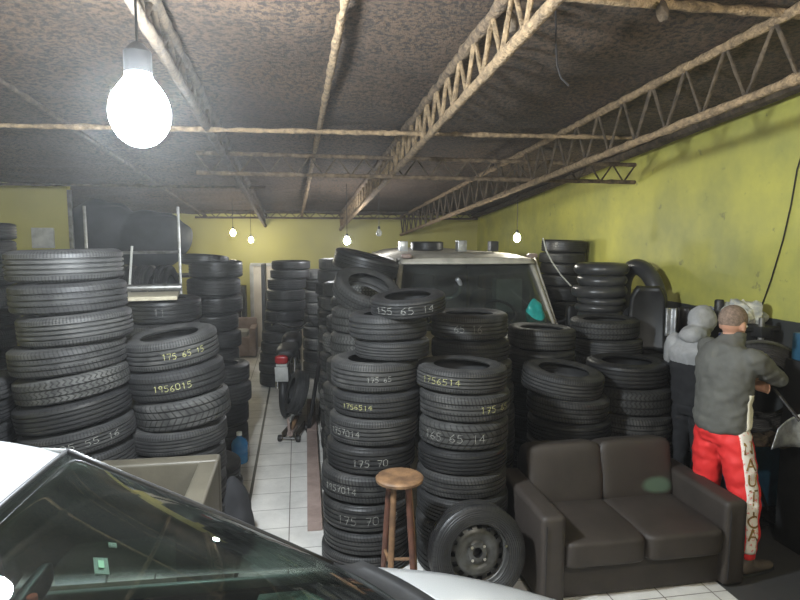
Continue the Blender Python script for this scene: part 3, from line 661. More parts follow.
# dark bag slumped beside the armchair
bg = bmesh.new(); bmesh.ops.create_icosphere(bg, subdivisions=4, radius=.16)
for v in bg.verts:
    v.co *= 1+.35*noise.noise(v.co*7); v.co.z *= 1.7; v.co.x *= .75; v.co.z = max(v.co.z, -.23)
bgp = P(236, 495, D=4.15); bgp.z = .235
tag(mk('black_bag', bg, M['darkcloth'], loc=bgp), 'slumped black bag on the floor between the armchair and the aisle', 'bag')
# small far armchair
fp = P(243, 352, Z=0)
fc = thing('small_sofa', 'small brown sofa with a pale cushion in the far left of the aisle', 'sofa', (fp.x-.1, fp.y-.28, 0))
mk('base', bxm((0, 0, .2), (.75, .6, .36), .03), M['plank'], fc); mk('backrest', bxm((0, .27, .42), (.75, .12, .5), .04), M['plank'], fc); mk('armrest', bxm((.33, -.02, .28), (.12, .6, .52), .03), M['plank'], fc)
cush((-.03, -.06, .42), (.55, .42, .12), M['plate'], 'cushion', fc)
cb = P(243, 330, D=11.8)
kb = thing('black_cabinet', 'narrow black cabinet behind the small brown sofa at the far wall', 'cabinet', (cb.x-.12, YB-.24, 0))
kz = P(243, 285, D=11.8).z
mk('cabinet_body', bxm((0, 0, kz/2), (.40, .4, kz), .01), M['black'], kb); mk('cabinet_door', bxm((0, -.212, kz/2), (.36, .02, kz-.08), .006), M['black_metal'], kb); mk('handle', tb([(.13, -.235, kz*.5), (.13, -.235, kz*.62)], .01, 6), M['chrome'], kb)
tag(mk('black_board', bxm((P(265, 300, D=11.2).x, 11.2, .85), (.07, .5, 1.7), .01), M['black']), 'black board standing on edge in front of the cream door', 'board')
# motorcycle seen from behind
mp = P(286, 417, Z=0)
mc = thing('motorcycle', 'parked motorcycle seen from behind with red tail lamp and white plate', 'motorcycle', mp, (0, 0, math.radians(-6)))
def mwheel(y):
    w_ = mk('wheel', lt([(.22+.075*math.cos(q), .05*math.sin(q)) for q in [2*PI*i/14 for i in range(14)]], 40, close=True, mat4=Matrix.Translation((0, y, .30)) @ Matrix.Rotation(PI/2, 4, 'Y')), M['black'], mc)
    mk('hub', lt([(0, -.06), (.05, -.06), (.05, .06), (0, .06)], 18, mat4=Matrix.Translation((0, y, .30)) @ Matrix.Rotation(PI/2, 4, 'Y')), M['steel'], w_)
    for i in range(8):
        q = i*PI/4; mk('spoke', tb([(0, y, .30), (0, y+.22*math.cos(q), .30+.22*math.sin(q))], .006, 5), M['steel'], w_)
mwheel(.0); mwheel(1.15)
mk('frame', tb([(0, .05, .32), (0, .35, .62), (0, .8, .72), (0, 1.05, .85), (0, .75, .3), (0, .3, .3), (0, .05, .32)], .022, 8), M['black_metal'], mc)
mk('engine', bxm((0, .55, .38), (.26, .32, .3), .05), M['steel'], mc)
mk('fuel_tank', pillow((0, .78, .80), (.26, .45, .22), 8, .5, e=.6), M['black_metal'], mc, ang=180)
mk('seat', pillow((0, .28, .78), (.24, .62, .12), 8, .5, e=.5), M['black'], mc, ang=180)
mk('rear_fender', sheet(lambda u, v: Vector(((v-.5)*.15, -.34*math.cos(PI*.15+u*1.6), .30+.36*math.sin(PI*.15+u*1.6))), 12, 4, .008, M['plate'], 'tmp').data and bxm((0, -.2, .70), (.13, .22, .03), .01), M['plate'], mc)
mk('tail_lamp', pillow((0, -.30, .77), (.15, .09, .10), 6, .3, e=.5), M['redlamp'], mc, ang=180)
mk('number_plate', bxm((0, -.32, .60), (.15, .01, .18), .003, rot=Matrix.Rotation(math.radians(12), 4, 'X')), M['plate'], mc)
mk('fork', tb([(-.07, 1.2, .3), (-.07, 1.02, .9)], .02, 8), M['chrome'], mc); mk('fork', tb([(.07, 1.2, .3), (.07, 1.02, .9)], .02, 8), M['chrome'], mc)
mk('handlebar', tb([(-.27, .82, 1.02), (-.2, .95, 1.03), (-.08, 1.02, .95), (.08, 1.02, .95), (.2, .95, 1.03), (.27, .82, 1.02)], .013, 8), M['chrome'], mc)
for s in (-1, 1):
    mk('grip', tb([(s*.27, .82, 1.02), (s*.22, .92, 1.03)], .018, 8), M['black'], mc)
    mk('mirror', tb([(s*.2, .95, 1.03), (s*.22, .93, 1.18)], .006, 6), M['black'], mc)
    mk('shock', tb([(s*.1, .03, .34), (s*.1, .2, .68)], .024, 10), M['chrome'], mc)
mk('exhaust', tb([(.14, .5, .25), (.15, .1, .26), (.15, -.15, .32)], [.02, .04, .035], 12), M['chrome'], mc)
o_ = bpy.data.objects.get('tmp')
if o_: bpy.data.objects.remove(o_)
# ------------------------------------------------------------------ left back: boards, rack, big tyres
bp_ = P(151, 296, D=4.95)
tag(mk('pale_board', bxm((bp_.x, bp_.y-.1, P(160, 300, D=4.75).z+.022), (.46, .5, .03), .004, rot=.15), M['board']), 'pale chipboard offcut lying on the shaded stack', 'board')
tp2 = P(144, 288, D=5.0)
tag(mk('silver_tube', tb([tp2+Vector((-.26, 0, .0)), tp2+Vector((.29, .05, .0))], .03, 14), M['steel']), 'silver ribbed tube lying on the pale board', 'tube')
x0, x1 = P(103, 250, D=6.5).x, P(186, 250, D=6.5).x; ry = 6.45; zt = P(103, 206, Y=ry).z; zs_ = 1.30
rk = thing('storage_rack', 'grey metal rack holding a row of upright tyres at the left', 'rack', ((x0+x1)/2, ry, 0))
hw = (x1-x0)/2
for sx_ in (-1, 1):
    for sy_ in (0, 1):
        ph_ = zt if sy_ == 0 else 1.32
        mk('post', bxm((sx_*hw, sy_*.55, ph_/2), (.025, .025, ph_), .003), M['steel'], rk)
zb_ = P(150, 252, Y=ry).z
mk('crossbar', tb([(-hw, -.01, zb_-.01), (hw, -.01, zb_)], .016, 8), M['steel'], rk)
mk('shelf', bxm((0, .275, zs_-.015), (2*hw-.035, .5, .03), .003), M['steel'], rk)
mk('shelf', bxm((0, .275, .5), (2*hw-.035, .5, .03), .003), M['steel'], rk)
for i in range(4):
    add_tyre(3 if i % 2 else 0, (x0+.12+i*.185, ry+.30, zs_+.29), (math.radians(90), 0, math.radians(80+i)), .285, .15, '%s upright tyre from the left in the row on the grey metal rack' % ['first', 'second', 'third', 'fourth'][i], 'row of tyres on the metal rack')
rk2 = thing('storage_rack', 'low rear rack carrying the two-humped dark tarpaulin mound', 'rack', (-2.2, 9.95, 0))
for sx_ in (-1, 1):
    for sy_ in (-1, 1): mk('post', bxm((sx_*.86, sy_*.3, .8), (.05, .05, 1.6), .003), M['steel'], rk2)
mk('shelf', bxm((0, 0, 1.58), (1.8, .62, .04), .003), M['black_metal'], rk2)
bm = bmesh.new()
for px_, w2_, h2_ in ((102, .62, .60), (150, .64, .52)):
    c = P(px_, 240, Y=9.95); r_ = bmesh.ops.create_icosphere(bm, subdivisions=4, radius=1)
    for v in r_['verts']:
        q = v.co.copy(); k = 1+.06*noise.noise(q*2.2); v.co = Vector((c.x+2.2+q.x*w2_*k, q.y*.29, 1.62+max(-.0, (q.z*.5+.5))**.8*h2_*2*k*.93))
tarp = mk('tarpaulin', bm, M['tarp'], loc=(-2.2, 9.95, 0), ang=180)
md = tarp.modifiers.new('r', 'REMESH'); md.mode = 'VOXEL'; md.voxel_size = .03
ms = tarp.modifiers.new('s', 'SMOOTH'); ms.iterations = 6
tag(tarp, 'large dark tarpaulin mound with two humps on the rear left rack', 'tarpaulin')
pw = P(43, 238, Y=8.97)
tag(mk('wall_box', bxm((pw.x, 8.975, pw.z), (.28, .05, .28), .01), M['plate']), 'pale square box fixed on the left yellow jog wall', 'wall box')
tag(mk('jog_post', bxm((-3.06, 8.98, 1.42), (.05, .05, 2.8), .004), M['steel']), 'grey steel post at the end of the left yellow jog wall', 'post')
lp = P(127, 277, D=4.6)
tag(mk('leaning_stick', tb([P(124, 278, D=5.6)*1+Vector((-.12, 0, -1.75)), P(132, 246, D=5.7)], .012, 8), M['plate']), 'thin pale stick poking up behind the leftmost big stack', 'stick')
# ------------------------------------------------------------------ van
va = thing('van', 'dusty white van parked behind the stacks with odds and ends on its roof', 'van', (1.93, 6.35, 0), (0, 0, math.radians(-3)))
def vsec(y):
    # half width / height outline of the body at distance y behind the nose
    pass
VB, VT = .94, .80; ZB, ZT = 1.17, 1.98
# windscreen: bottom edge y=-.25, top edge y=.30
def wsf(u, v):
    hwid = VB*.93+(VT*.93-VB*.93)*v; x = (u*2-1)*hwid
    cur = .10*(1-(u*2-1)**2)
    return Vector((x, -.18+.50*v-cur*(1-.4*v)+.10, ZB+(ZT-.10-ZB)*v))
sheet(wsf, 20, 10, .006, M['vglass'], 'windscreen', va, ang=180)
bm = bmesh.new()   # roof panel
def rf(u, v):
    w_ = u*2-1; yy = .34+v*3.9; e = 1-abs(w_)**6; ff = min(1, v*12)
    return Vector((w_*(VT+.02), yy-.12*(1-w_*w_)*(1-v), ZT-.07+.09*(1-w_**4)*(.35+.65*ff**.5)))
grid(bm, rf, 24, 30); mk('roof', bm, M['van_white'], va, ang=180)
bm = bmesh.new()   # visor lip over the windscreen
def lip(u, v):
    w_ = u*2-1; return Vector((w_*(VT-.015), .31-.12*(1-w_*w_)+.05*v, ZT-.105+.055*v+.02*(1-w_**4)*v))
grid(bm, lip, 20, 3); o = mk('header_panel', bm, M['van_white'], va, ang=180); o.modifiers.new('s', 'SOLIDIFY').thickness = .02
for s in (-1, 1):
    a_, b_ = wsf(0 if s < 0 else 1, 0), wsf(0 if s < 0 else 1, 1)
    mk('pillar', tb([a_+Vector((s*.03, .02, -.05)), a_.lerp(b_, .5)+Vector((s*.03, .02, 0)), b_+Vector((s*.02, .03, .04))], [.030, .026, .035], 8), M['van_white'], va, ang=180)
    def side(u, v, s=s):
        zz = .28+v*(ZT-.05-.28); wd = VB+.03 if zz < ZB else VB+.03+(VT-VB)*((zz-ZB)/(ZT-ZB))
        return Vector((s*wd, (.02+.45*max(0, (zz-ZB)/(ZT-ZB)) if zz > ZB else -.30)*(1-u)+u*4.2, zz))
    bm = bmesh.new(); grid(bm, side, 16, 16)
    sd = mk('side_panel', bm, M['van_white'], va, ang=60); sd.modifiers.new('s', 'SOLIDIFY').thickness = .02
    for y0, y1 in ((.35, 1.1), (1.25, 2.4), (2.55, 3.9)):
        def wn(u, v, s=s, y0=y0, y1=y1):
            zz = ZB+.08+v*.5; return Vector((s*(VB+.045+(VT-VB)*((zz-ZB)/(ZT-ZB))), y0+(y1-y0)*u+(.2*v*(1-u) if y0 < 1 else 0), zz))
        sheet(wn, 4, 4, .01, M['vglass'], 'side_window', va)
    mk('marker_lamp', pillow((s*(VT-.07), .26, ZT-.02), (.12, .10, .05), 5, .3, e=.5), M['plank'], va, ang=180)
    for y in (.45, 3.4):
        wl = mk('wheel', lt([(0, -.1), (.2, -.1), (.3, -.1), (.33, -.07), (.33, .07), (.3, .1), (.2, .1), (0, .1)], 36, mat4=Matrix.Translation((s*(VB-.07), y, .33)) @ Matrix.Rotation(PI/2, 4, 'Y')), M['black'], va)
    m_ = mk('door_mirror', pillow((s*(VB+.2), .02, 1.28), (.16, .1, .26), 6, .2, e=.4), M['black'], va, ang=180); mk('mirror_arm', tb([(s*(VB+.02), .05, 1.2), (s*(VB+.14), .03, 1.25)], .015, 6), M['black'], m_)
bm = bmesh.new()   # nose below the windscreen
def nose(u, v):
    w_ = u*2-1; wd = VB+.02; zz = .3+v*(ZB-.3)
    return Vector((w_*wd, -.30-.12*(1-w_**4)+.06*max(0, v-.8)*5*.4, zz))
grid(bm, nose, 20, 12); nn = mk('nose_panel', bm, M['van_white'], va, ang=60); nn.modifiers.new('s', 'SOLIDIFY').thickness = .02
mk('bumper', bxm((0, -.42, .38), (1.9, .14, .22), .04), M['black'], va)
for s in (-1, 1): mk('headlamp', pillow((s*.72, -.38, .82), (.3, .1, .2), 6, .2, e=.4), M['silver'], va, ang=180)
bm = bmesh.new(); grid(bm, lambda u, v: Vector(((u*2-1)*(VB+.0), -.28+.30*v, ZB-.01-.0*v)), 6, 3); sc_ = mk('scuttle', bm, M['van_white'], va); sc_.modifiers.new('s', 'SOLIDIFY').thickness = .02
mk('dashboard', bxm((0, .25, 1.05), (1.75, .42, .22), .05, seg=3), M['black'], va)
for s in (-1, 1): mk('wiper', tb([(s*.1, -.22, ZB+.02), (s*.1+.55, -.12, ZB+.05)], .008, 5), M['black'], va)
mk('steering_wheel', lt([(.19+.015*math.cos(q), .015*math.sin(q)) for q in [2*PI*i/8 for i in range(8)]], 32, close=True, mat4=Matrix.Translation((.42, .50, 1.28)) @ Matrix.Rotation(math.radians(40), 4, 'X')), M['black'], va, ang=180)
for x in (-.42, .42):
    s_ = mk('seat', pillow((x, 1.0, 1.12), (.5, .16, .75), 8, .2, e=.4), M['seat'], va, ang=180)
    mk('headrest', pillow((x, 1.0, 1.62), (.28, .1, .2), 6, .2, e=.5), M['seat'], s_, ang=180)
mk('rear_panel', bxm((0, 4.2, 1.1), (1.75, .04, 1.6), .01), M['van_white'], va)
mk('van_floor', bxm((0, 2.0, .45), (1.8, 4.2, .05)), M['black'], va)
mk('cargo_cover', sheet(lambda u, v: Vector((-.36+.30*math.cos(.2+2.4*u)+(v-.5)*.1*math.cos(u*2.4), .85, 1.45+.28*math.sin(.2+2.4*u)+(v-.5)*.12)), 14, 3, .01, M['plate'], 'tmp').data and bxm((.62, .9, 1.45), (.34, .3, .42), .03), M['plate'], va)
o_ = bpy.data.objects.get('tmp'); bpy.data.objects.remove(o_)
mk('reflection_arc', tb([(-.25+.13*math.cos(q), .22-.1*math.sin(q), 1.60+.13*math.sin(q)) for q in [-1.9+.16*i for i in range(19)]], .026, 8), M['silver'], va, ang=180)  # solid arc standing in for the round reflection in the windscreen
for y in (): mk('roof_bar', tb([(-VT+.05, y, ZT+.03), (-VT+.08, y, ZT+.09), (VT-.08, y, ZT+.09), (VT-.05, y, ZT+.03)], .016, 8), M['black_metal'], va)
tb_ = P(541, 311, D=6.25)
bm = bmesh.new(); bmesh.ops.create_icosphere(bm, subdivisions=4, radius=.13)
for v in bm.verts: v.co *= 1+.45*noise.noise(v.co*9); v.co.y *= .45; v.co.x *= .85; v.co.z *= 1.25
tag(mk('plastic_bag', bm, M['teal'], loc=(2.63, 6.32, 1.31)), 'teal plastic bag on the dashboard behind the van windscreen', 'bag')
def on_van_roof(px, w_, h_, nm, lab, cat, m, D=7.0):
    p = P(px, 250, D=D)
    z = 2.01
    if nm == 'tyre': add_tyre(4, (p.x, p.y, 2.115), (0, 0, 0), .19, .09, lab, 'tyres on the van roof')
    else: tag(mk(nm, bxm((p.x, p.y, z+.0+h_/2), (w_, .25, h_), .012), m), lab, cat)
p = P(427, 250, D=7.3); add_tyre(4, (p.x, p.y, 2.065), (0, 0, 0), .2, .11, 'small black tyre lying on the van roof', 'tyre on the van roof')
for px, D_, w_, h_, nm, lab, m in ((461, 7.0, .11, .13, 'metal_part', 'shiny crumpled metal part lying on the van roof', M['foil']), (493, 7.1, .10, .12, 'black_box', 'small black box lying on the right half of the van roof', M['black']), (403, 7.2, .10, .12, 'pale_box', 'small pale box lying at the left end of the van roof', M['silver'])):
    p = P(px, 250, D=D_); tag(mk(nm, bxm((p.x, p.y, 2.005+h_/2), (w_, .12, h_), .01), m), lab, nm.split('_')[1])
# ------------------------------------------------------------------ white car in the foreground
CY = 1.32
car = thing('car', 'white hatchback in the foreground seen over its windscreen and roof edge', 'car', (0, CY, 0))
def sg(x): return -1 if x < 0 else 1
def ws(u, v):      # u -1..1 across, v 0 cowl .. 1 header
    b_ = Vector((.42-.33*abs(u)**2.2, .78*u, .985-.01*u*u)); t_ = Vector((-.685-.01*u*u, .60*u, 1.53-.025*u*u))
    p = b_.lerp(t_, v); p.x += .05*math.sin(PI*v)*(1-.95*u*u); p.z += .03*math.sin(PI*v)*(1-.95*u*u); return p
sheet(lambda u, v: ws(u*2-1, v), 32, 20, .005, M['glass'], 'windscreen', car, ang=180)
def roofz(x): t = min(1, max(0, (-.685-x)/.40)); return .075*math.sin(t*PI/2) - .09*max(0, (-2.0-x))
bm = bmesh.new()
def roof(u, v):
    w_ = u*2-1; x = -.685-.01*w_*w_-2.25*v; hw_ = .60+.05*min(1, v*8)
    e = abs(w_); return Vector((x, w_*hw_+sg(w_)*.02*max(0, e-.9)*10, 1.53-.025*w_*w_-.02*max(0, e-.85)/.15+roofz(x)*(1-.2*e)))
grid(bm, roof, 28, 36); o = mk('roof', bm, M['white'], car, ang=180); o.modifiers.new('s', 'SOLIDIFY').thickness = .02
for s in (-1, 1):
    pts = [ws(s, t/8)+Vector((0, s*.006, -.002)) for t in range(9)]
    mk('windscreen_pillar', tb([pts[0]+Vector((.02, s*.01, -.03))]+pts+[roof(0 if s < 0 else 1, .04)+Vector((0, 0, -.006))], .008, 8), M['white'], car, ang=180)
    pts = [ws(s*.975, t/8)+Vector((0, 0, .004)) for t in range(9)]
    mk('windscreen_seal', tb(pts, .009, 6), M['black'], car, ang=180)
pts = [ws(-1+i/8, 1)+Vector((-.004, 0, .004)) for i in range(17)]; mk('windscreen_seal', tb(pts, .007, 6), M['black'], car, ang=180)
# body side, fender, hood
def halfw(x): return .83-.10*max(0, (x-.5))**1.5*1.6-.06*max(0, (-2.4-x))
def beltz(x): return .955-.22*max(0, x-.05)**1.6 if x > .05 else .955+.02*min(1, -x)
XF, XB = 1.35, -3.0
WHX = (.78, -1.78)
for s in (-1, 1):
    def sidef(u, v, s=s):
        x = XB+(XF-XB)*u; zb = .22
        for wx in WHX:
            if abs(x-wx) < .345: zb = max(zb, .30+math.sqrt(.345**2-(x-wx)**2))
        zt = beltz(x); z = zb+(zt-zb)*v
        yb = halfw(x)-.05*(1-math.sin(PI*min(1, max(0, (z-.2)/.75)*.62+.2)))-.05*max(0, v-.85)/.15*.9
        return Vector((x, s*yb, z))
    bm = bmesh.new(); grid(bm, sidef, 110, 14); o = mk('body_side', bm, M['white'], car, ang=60); o.modifiers.new('s', 'SOLIDIFY').thickness = .015
    for (xa, xb) in ((.05, -.98), (-1.02, -1.75)):
        def wn(u, v, s=s, xa=xa, xb=xb):
            x = xa+(xb-xa)*u; lim = 1.0 if x < -.66 else max(.02, (.10-x)/.76)
            z0 = beltz(x)+.005; z = z0+(1.455-z0)*v*lim; return Vector((x, s*(.785-.145*(z-z0)/(1.455-z0)), z))
        sheet(wn, 12, 6, .006, M['glass'], 'side_window', car, ang=180)
    mk('door_pillar', tb([(-1.0, s*.785, .95), (-1.0, s*.63, 1.50)], .03, 8), M['black'], car)
    mk('rear_pillar', tb([(-1.8, s*.785, .95), (-2.1, s*.70, 1.25), (-2.3, s*.62, 1.47)], [.09, .07, .04], 8), M['white'], car)
    mk('door_handle', bxm((-.80, s*.835, .82), (.18, .03, .03), .01), M['white'], car)
    if s < 0: mk('door_mirror', pillow((-.02, s*.93, 1.0), (.12, .2, .14), 6, .2, e=.5), M['white'], car, ang=180)
    for wx in WHX:
        wl = mk('car_wheel', lt([(.19, -.10), (.27, -.10), (.305, -.07), (.31, 0), (.305, .07), (.27, .10), (.19, .10), (.19, -.10)], 40, mat4=Matrix.Translation((wx, s*.71, .31)) @ Matrix.Rotation(PI/2, 4, 'X')), M['black'], car)
        mk('hubcap', lt([(0, .07), (.06, .075), (.18, .055), (.195, .03), (.195, -.02), (0, -.03)], 30, mat4=Matrix.Translation((wx, s*.74, .31)) @ Matrix.Rotation(-s*PI/2, 4, 'X')), M['silver'], wl)
    mk('headlamp', pillow((1.20, s*.58, .66), (.26, .30, .16), 6, .2, e=.5), M['silver'], car, ang=180)
bm = bmesh.new()
def hood(u, v):
    w_ = u*2-1; xr = .42-.33*abs(w_)**2.2+.13; x = xr+(1.30-.12*w_*w_-xr)*v
    hw_ = halfw(x)-.045; zc_ = .985-.25*max(0, (x-.35))**1.7; ze = beltz(x)
    return Vector((x, w_*hw_, ze+(zc_-ze)*(1-abs(w_)**3)))
grid(bm, hood, 36, 24); o = mk('hood', bm, M['white'], car, ang=180); o.modifiers.new('s', 'SOLIDIFY').thickness = .012
bm = bmesh.new()
grid(bm, lambda u, v: ws(u*2-1, 0)+Vector((.135*v-.005, (u*2-1)*.012, -.012-.012*math.sin(PI*v))), 36, 4); o = mk('cowl_panel', bm, M['black'], car, ang=180); o.modifiers.new('s', 'SOLIDIFY').thickness = .01
bm = bmesh.new()
grid(bm, lambda u, v: Vector((1.30-.12*(u*2-1)**2+.04*math.sin(PI*v), (u*2-1)*.74, .24+.48*v)), 16, 8); mk('front_bumper', bm, M['white'], car, ang=180)
bm = bmesh.new()
grid(bm, lambda u, v: Vector((-3.0+.10*(u*2-1)**2+(.70*max(0, v-.6)/.4), (u*2-1)*(.78-.16*max(0, v-.6)/.4), .25+1.2*v)), 16, 12); mk('tailgate', bm, M['white'], car, ang=180)
for (ua, yy) in ((.55, .0), (-.35, 0)):
    p0_ = ws(ua, .0)+Vector((.06, 0, .015)); p1_ = ws(ua-.62, .10)+Vector((.0, 0, .02)); p2_ = ws(ua-.35, .04)+Vector((.02, 0, .035))
    mk('wiper', tb([p0_, p2_, p1_], .008, 6), M['black'], car)
mk('car_floor', bxm((-.8, 0, .28), (3.8, 1.5, .05)), M['black'], car)
# interior
bm = bmesh.new()
def dashf(u, v):
    w_ = u*2-1; x = .33-.30*abs(w_)**2.2-.02 - (.42-.22*abs(w_)**2)*v*1.0
    z = .945-.02*w_*w_+.035*math.exp(-((w_-.48)/.22)**2)*math.sin(PI*min(1, v*1.05)) - (.10*max(0, v-.8)/.2)
    return Vector((x, w_*.70, z))
grid(bm, dashf, 36, 14); dsh = mk('dashboard', bm, M['dash'], car, ang=180); dsh.modifiers.new('s', 'SOLIDIFY').thickness = .01
mk('dash_front', bxm((-.16, 0, .72), (.10, 1.36, .34), .03), M['black'], dsh)
mk('steering_wheel', lt([(.175+.014*math.cos(q), .014*math.sin(q)) for q in [2*PI*i/10 for i in range(10)]], 40, close=True, mat4=Matrix.Translation((-.40, .36, .88)) @ Matrix.Rotation(math.radians(-65), 4, 'Y')), M['black'], car, ang=180)
mk('steering_boss', pillow((-.385, .36, .875), (.06, .2, .12), 5, .2, e=.6), M['black'], car, ang=180)
for y in (-.36, .36):
    s_ = mk('car_seat', pillow((-1.12, y, .82), (.16, .48, .66), 8, .1, e=.4), M['seat'], car, ang=180)
    mk('seat_base', pillow((-.85, y, .50), (.52, .48, .16), 8, .3, e=.4), M['seat'], s_, ang=180)
    mk('headrest', pillow((-1.16, y, 1.24), (.10, .26, .18), 6, .2, e=.5), M['seat'], s_, ang=180)
mk('rear_bench', pillow((-2.0, 0, .75), (.2, 1.25, .7), 8, .1, e=.3), M['seat'], car, ang=180)
for s in (-1, 1): mk('door_trim', bxm((-.5, s*.76, .66), (1.1, .03, .5), .01), M['black'], car)
def ws_hit(px, py):
    o = Vector((0, -CY, CH)); d_ = (P(px, py, D=1)-Vector((0, 0, CH))).normalized(); best = None
    for i in range(-40, 41):
        for j in range(0, 41):
            p = ws(i/40, j/40); e = ((p-o)-d_*((p-o).dot(d_))).length
            if best is None or e < best[0]: best = (e, i/40, j/40)
    return best[1], best[2]
def sticker(px, py, w_, h_, ang_, m, name='window_sticker', par=None):
    u0, v0 = ws_hit(px, py); p = ws(u0, v0); du = (ws(u0+.02, v0)-p).normalized(); dv = (ws(u0, v0+.02)-p).normalized(); nn_ = du.cross(dv).normalized()
    a_ = du*math.cos(ang_)+dv*math.sin(ang_); b_ = nn_.cross(a_)
    if nn_.z < 0: nn_ = -nn_
    bm = bmesh.new(); q = p-nn_*.006
    vs = [bm.verts.new(q+a_*sx_*w_/2+b_*sy_*h_/2) for sx_, sy_ in ((-1, -1), (1, -1), (1, 1), (-1, 1))]; bm.faces.new(vs)
    r = bmesh.ops.extrude_face_region(bm, geom=bm.faces[:]); bmesh.ops.translate(bm, vec=-nn_*.002, verts=[v for v in r['geom'] if isinstance(v, bmesh.types.BMVert)])
    return mk(name, bm, m, car)
sticker(105, 566, .062, .030, .35, M['label']); sticker(105, 566.5, .028, .012, .35, M['label_green']).location = (.0, 0, .004)
sticker(117, 545, .020, .018, .3, M['label'])
bm = bmesh.new(); lathe(bm, [(0, .012), (.010, .011), (.011, -.012), (0, -.012)], 16); mk('orange_charm', bm, M['orange'], car, loc=ws(*ws_hit(57, 577))+Vector((-.05, 0, -.05)))
mk('rear_mirror', pillow(ws(0, .86)+Vector((-.06, 0, -.07)), (.03, .2, .06), 6, .1, e=.5), M['black'], car, ang=180)
# ------------------------------------------------------------------ people
def loft(bm, st, seg=20, side=Vector((0, 1, 0)), cap=True):
    """st: list of (point, half width along side axis, half depth)"""
    pts = [Vector(s[0]) for s in st]; rings = []
    for i, p in enumerate(pts):
        t = (pts[min(i+1, len(pts)-1)]-pts[max(i-1, 0)]).normalized()
        sd = (side-t*side.dot(t)).normalized(); fd = t.cross(sd)
        rings.append([bm.verts.new(p+sd*math.cos(2*PI*k/seg)*st[i][1]+fd*math.sin(2*PI*k/seg)*st[i][2]) for k in range(seg)])
    for a, b in zip(rings, rings[1:]):
        for k in range(seg): bm.faces.new((a[k], a[(k+1) % seg], b[(k+1) % seg], b[k]))
    if cap: bm.faces.new(rings[0][::-1]); bm.faces.new(rings[-1])
def limb(bm, pts, rs, flat=1.0, side=Vector((0, 1, 0)), n=5):
    """smooth chain through joints with sphere-like ends"""
    st = []
    for i in range(len(pts)-1):
        a, b = Vector(pts[i]), Vector(pts[i+1])
        for k in range(n): t = k/n; st.append((a.lerp(b, t), rs[i]*(1-t)+rs[i+1]*t, (rs[i]*(1-t)+rs[i+1]*t)*flat))
    st.append((Vector(pts[-1]), rs[-1], rs[-1]*flat)); loft(bm, st, 16, side)
    for p, r in zip(pts, rs):
        g = bmesh.ops.create_icosphere(bm, subdivisions=2, radius=r*.99, matrix=Matrix.Translation(p))
def ell(bm, c, r, rot=None, sub=3):
    g = bmesh.ops.create_icosphere(bm, subdivisions=sub, radius=1); vs = g['verts']
    for v in vs:
        q = Vector((v.co.x*r[0], v.co.y*r[1], v.co.z*r[2]))
        if rot is not None: q = rot @ q
        v.co = q+Vector(c)
def fuse(name, bm, m, parent, vox=.012, sm=6, disp=0, dscale=.1):
    """one continuous surface: voxel remesh of overlapping volumes, smoothed"""
    me = bpy.data.meshes.new(name); bmesh.ops.recalc_face_normals(bm, faces=bm.faces); bm.to_mesh(me); bm.free()
    o = bpy.data.objects.new(name, me); COL.objects.link(o)
    md = o.modifiers.new('r', 'REMESH'); md.mode = 'VOXEL'; md.voxel_size = vox
    ms = o.modifiers.new('s', 'SMOOTH'); ms.factor = .6; ms.iterations = sm
    dg = bpy.context.evaluated_depsgraph_get(); ev = o.evaluated_get(dg); nm = bpy.data.meshes.new_from_object(ev)
    o.modifiers.clear(); o.data = nm; nm.name = name; nm.materials.clear(); nm.materials.append(m)
    if disp:
        for v in nm.vertices:
            p = v.co; w_ = noise.noise(Vector((p.x/dscale, p.y/dscale, p.z/dscale*1.6)))+.5*noise.noise(p*2.3/dscale)
            v.co = p+v.normal*disp*w_
    smooth(nm, 180)
    if parent: o.parent = parent
    return o
def hand(bm, wrist, dirn, palm_n, sz=1.0, curl=.5, thumb=1):
    d_ = Vector(dirn).normalized(); n_ = Vector(palm_n); n_ = (n_-d_*n_.dot(d_)).normalized(); s_ = d_.cross(n_)
    w_ = Vector(wrist); L_ = .09*sz
    loft(bm, [(w_, .026*sz, .020*sz), (w_+d_*L_*.5, .038*sz, .016*sz), (w_+d_*L_, .040*sz, .013*sz)], 14, side=s_)
    for i, (o_, l_) in enumerate(((-.03, .068), (-.010, .078), (.011, .072), (.030, .056))):
        p = w_+d_*L_*.92+s_*o_*sz; ch_ = [p]; dd = d_.copy()
        for k, f in enumerate((.45, .32, .23)):
            dd = (dd+n_*curl*(.7 if k else .4)).normalized(); ch_.append(ch_[-1]+dd*l_*f*sz)
        limb(bm, ch_, [.0095*sz, .009*sz, .008*sz, .007*sz], n=3, side=s_)
    p = w_+d_*L_*.25+s_*.032*sz*thumb; q = p+(d_*.6+s_*thumb*.7+n_*.3).normalized()*.04*sz; r_ = q+(d_*.9+n_*.4).normalized()*.03*sz
    limb(bm, [p, q, r_], [.013*sz, .010*sz, .008*sz], n=3, side=n_)
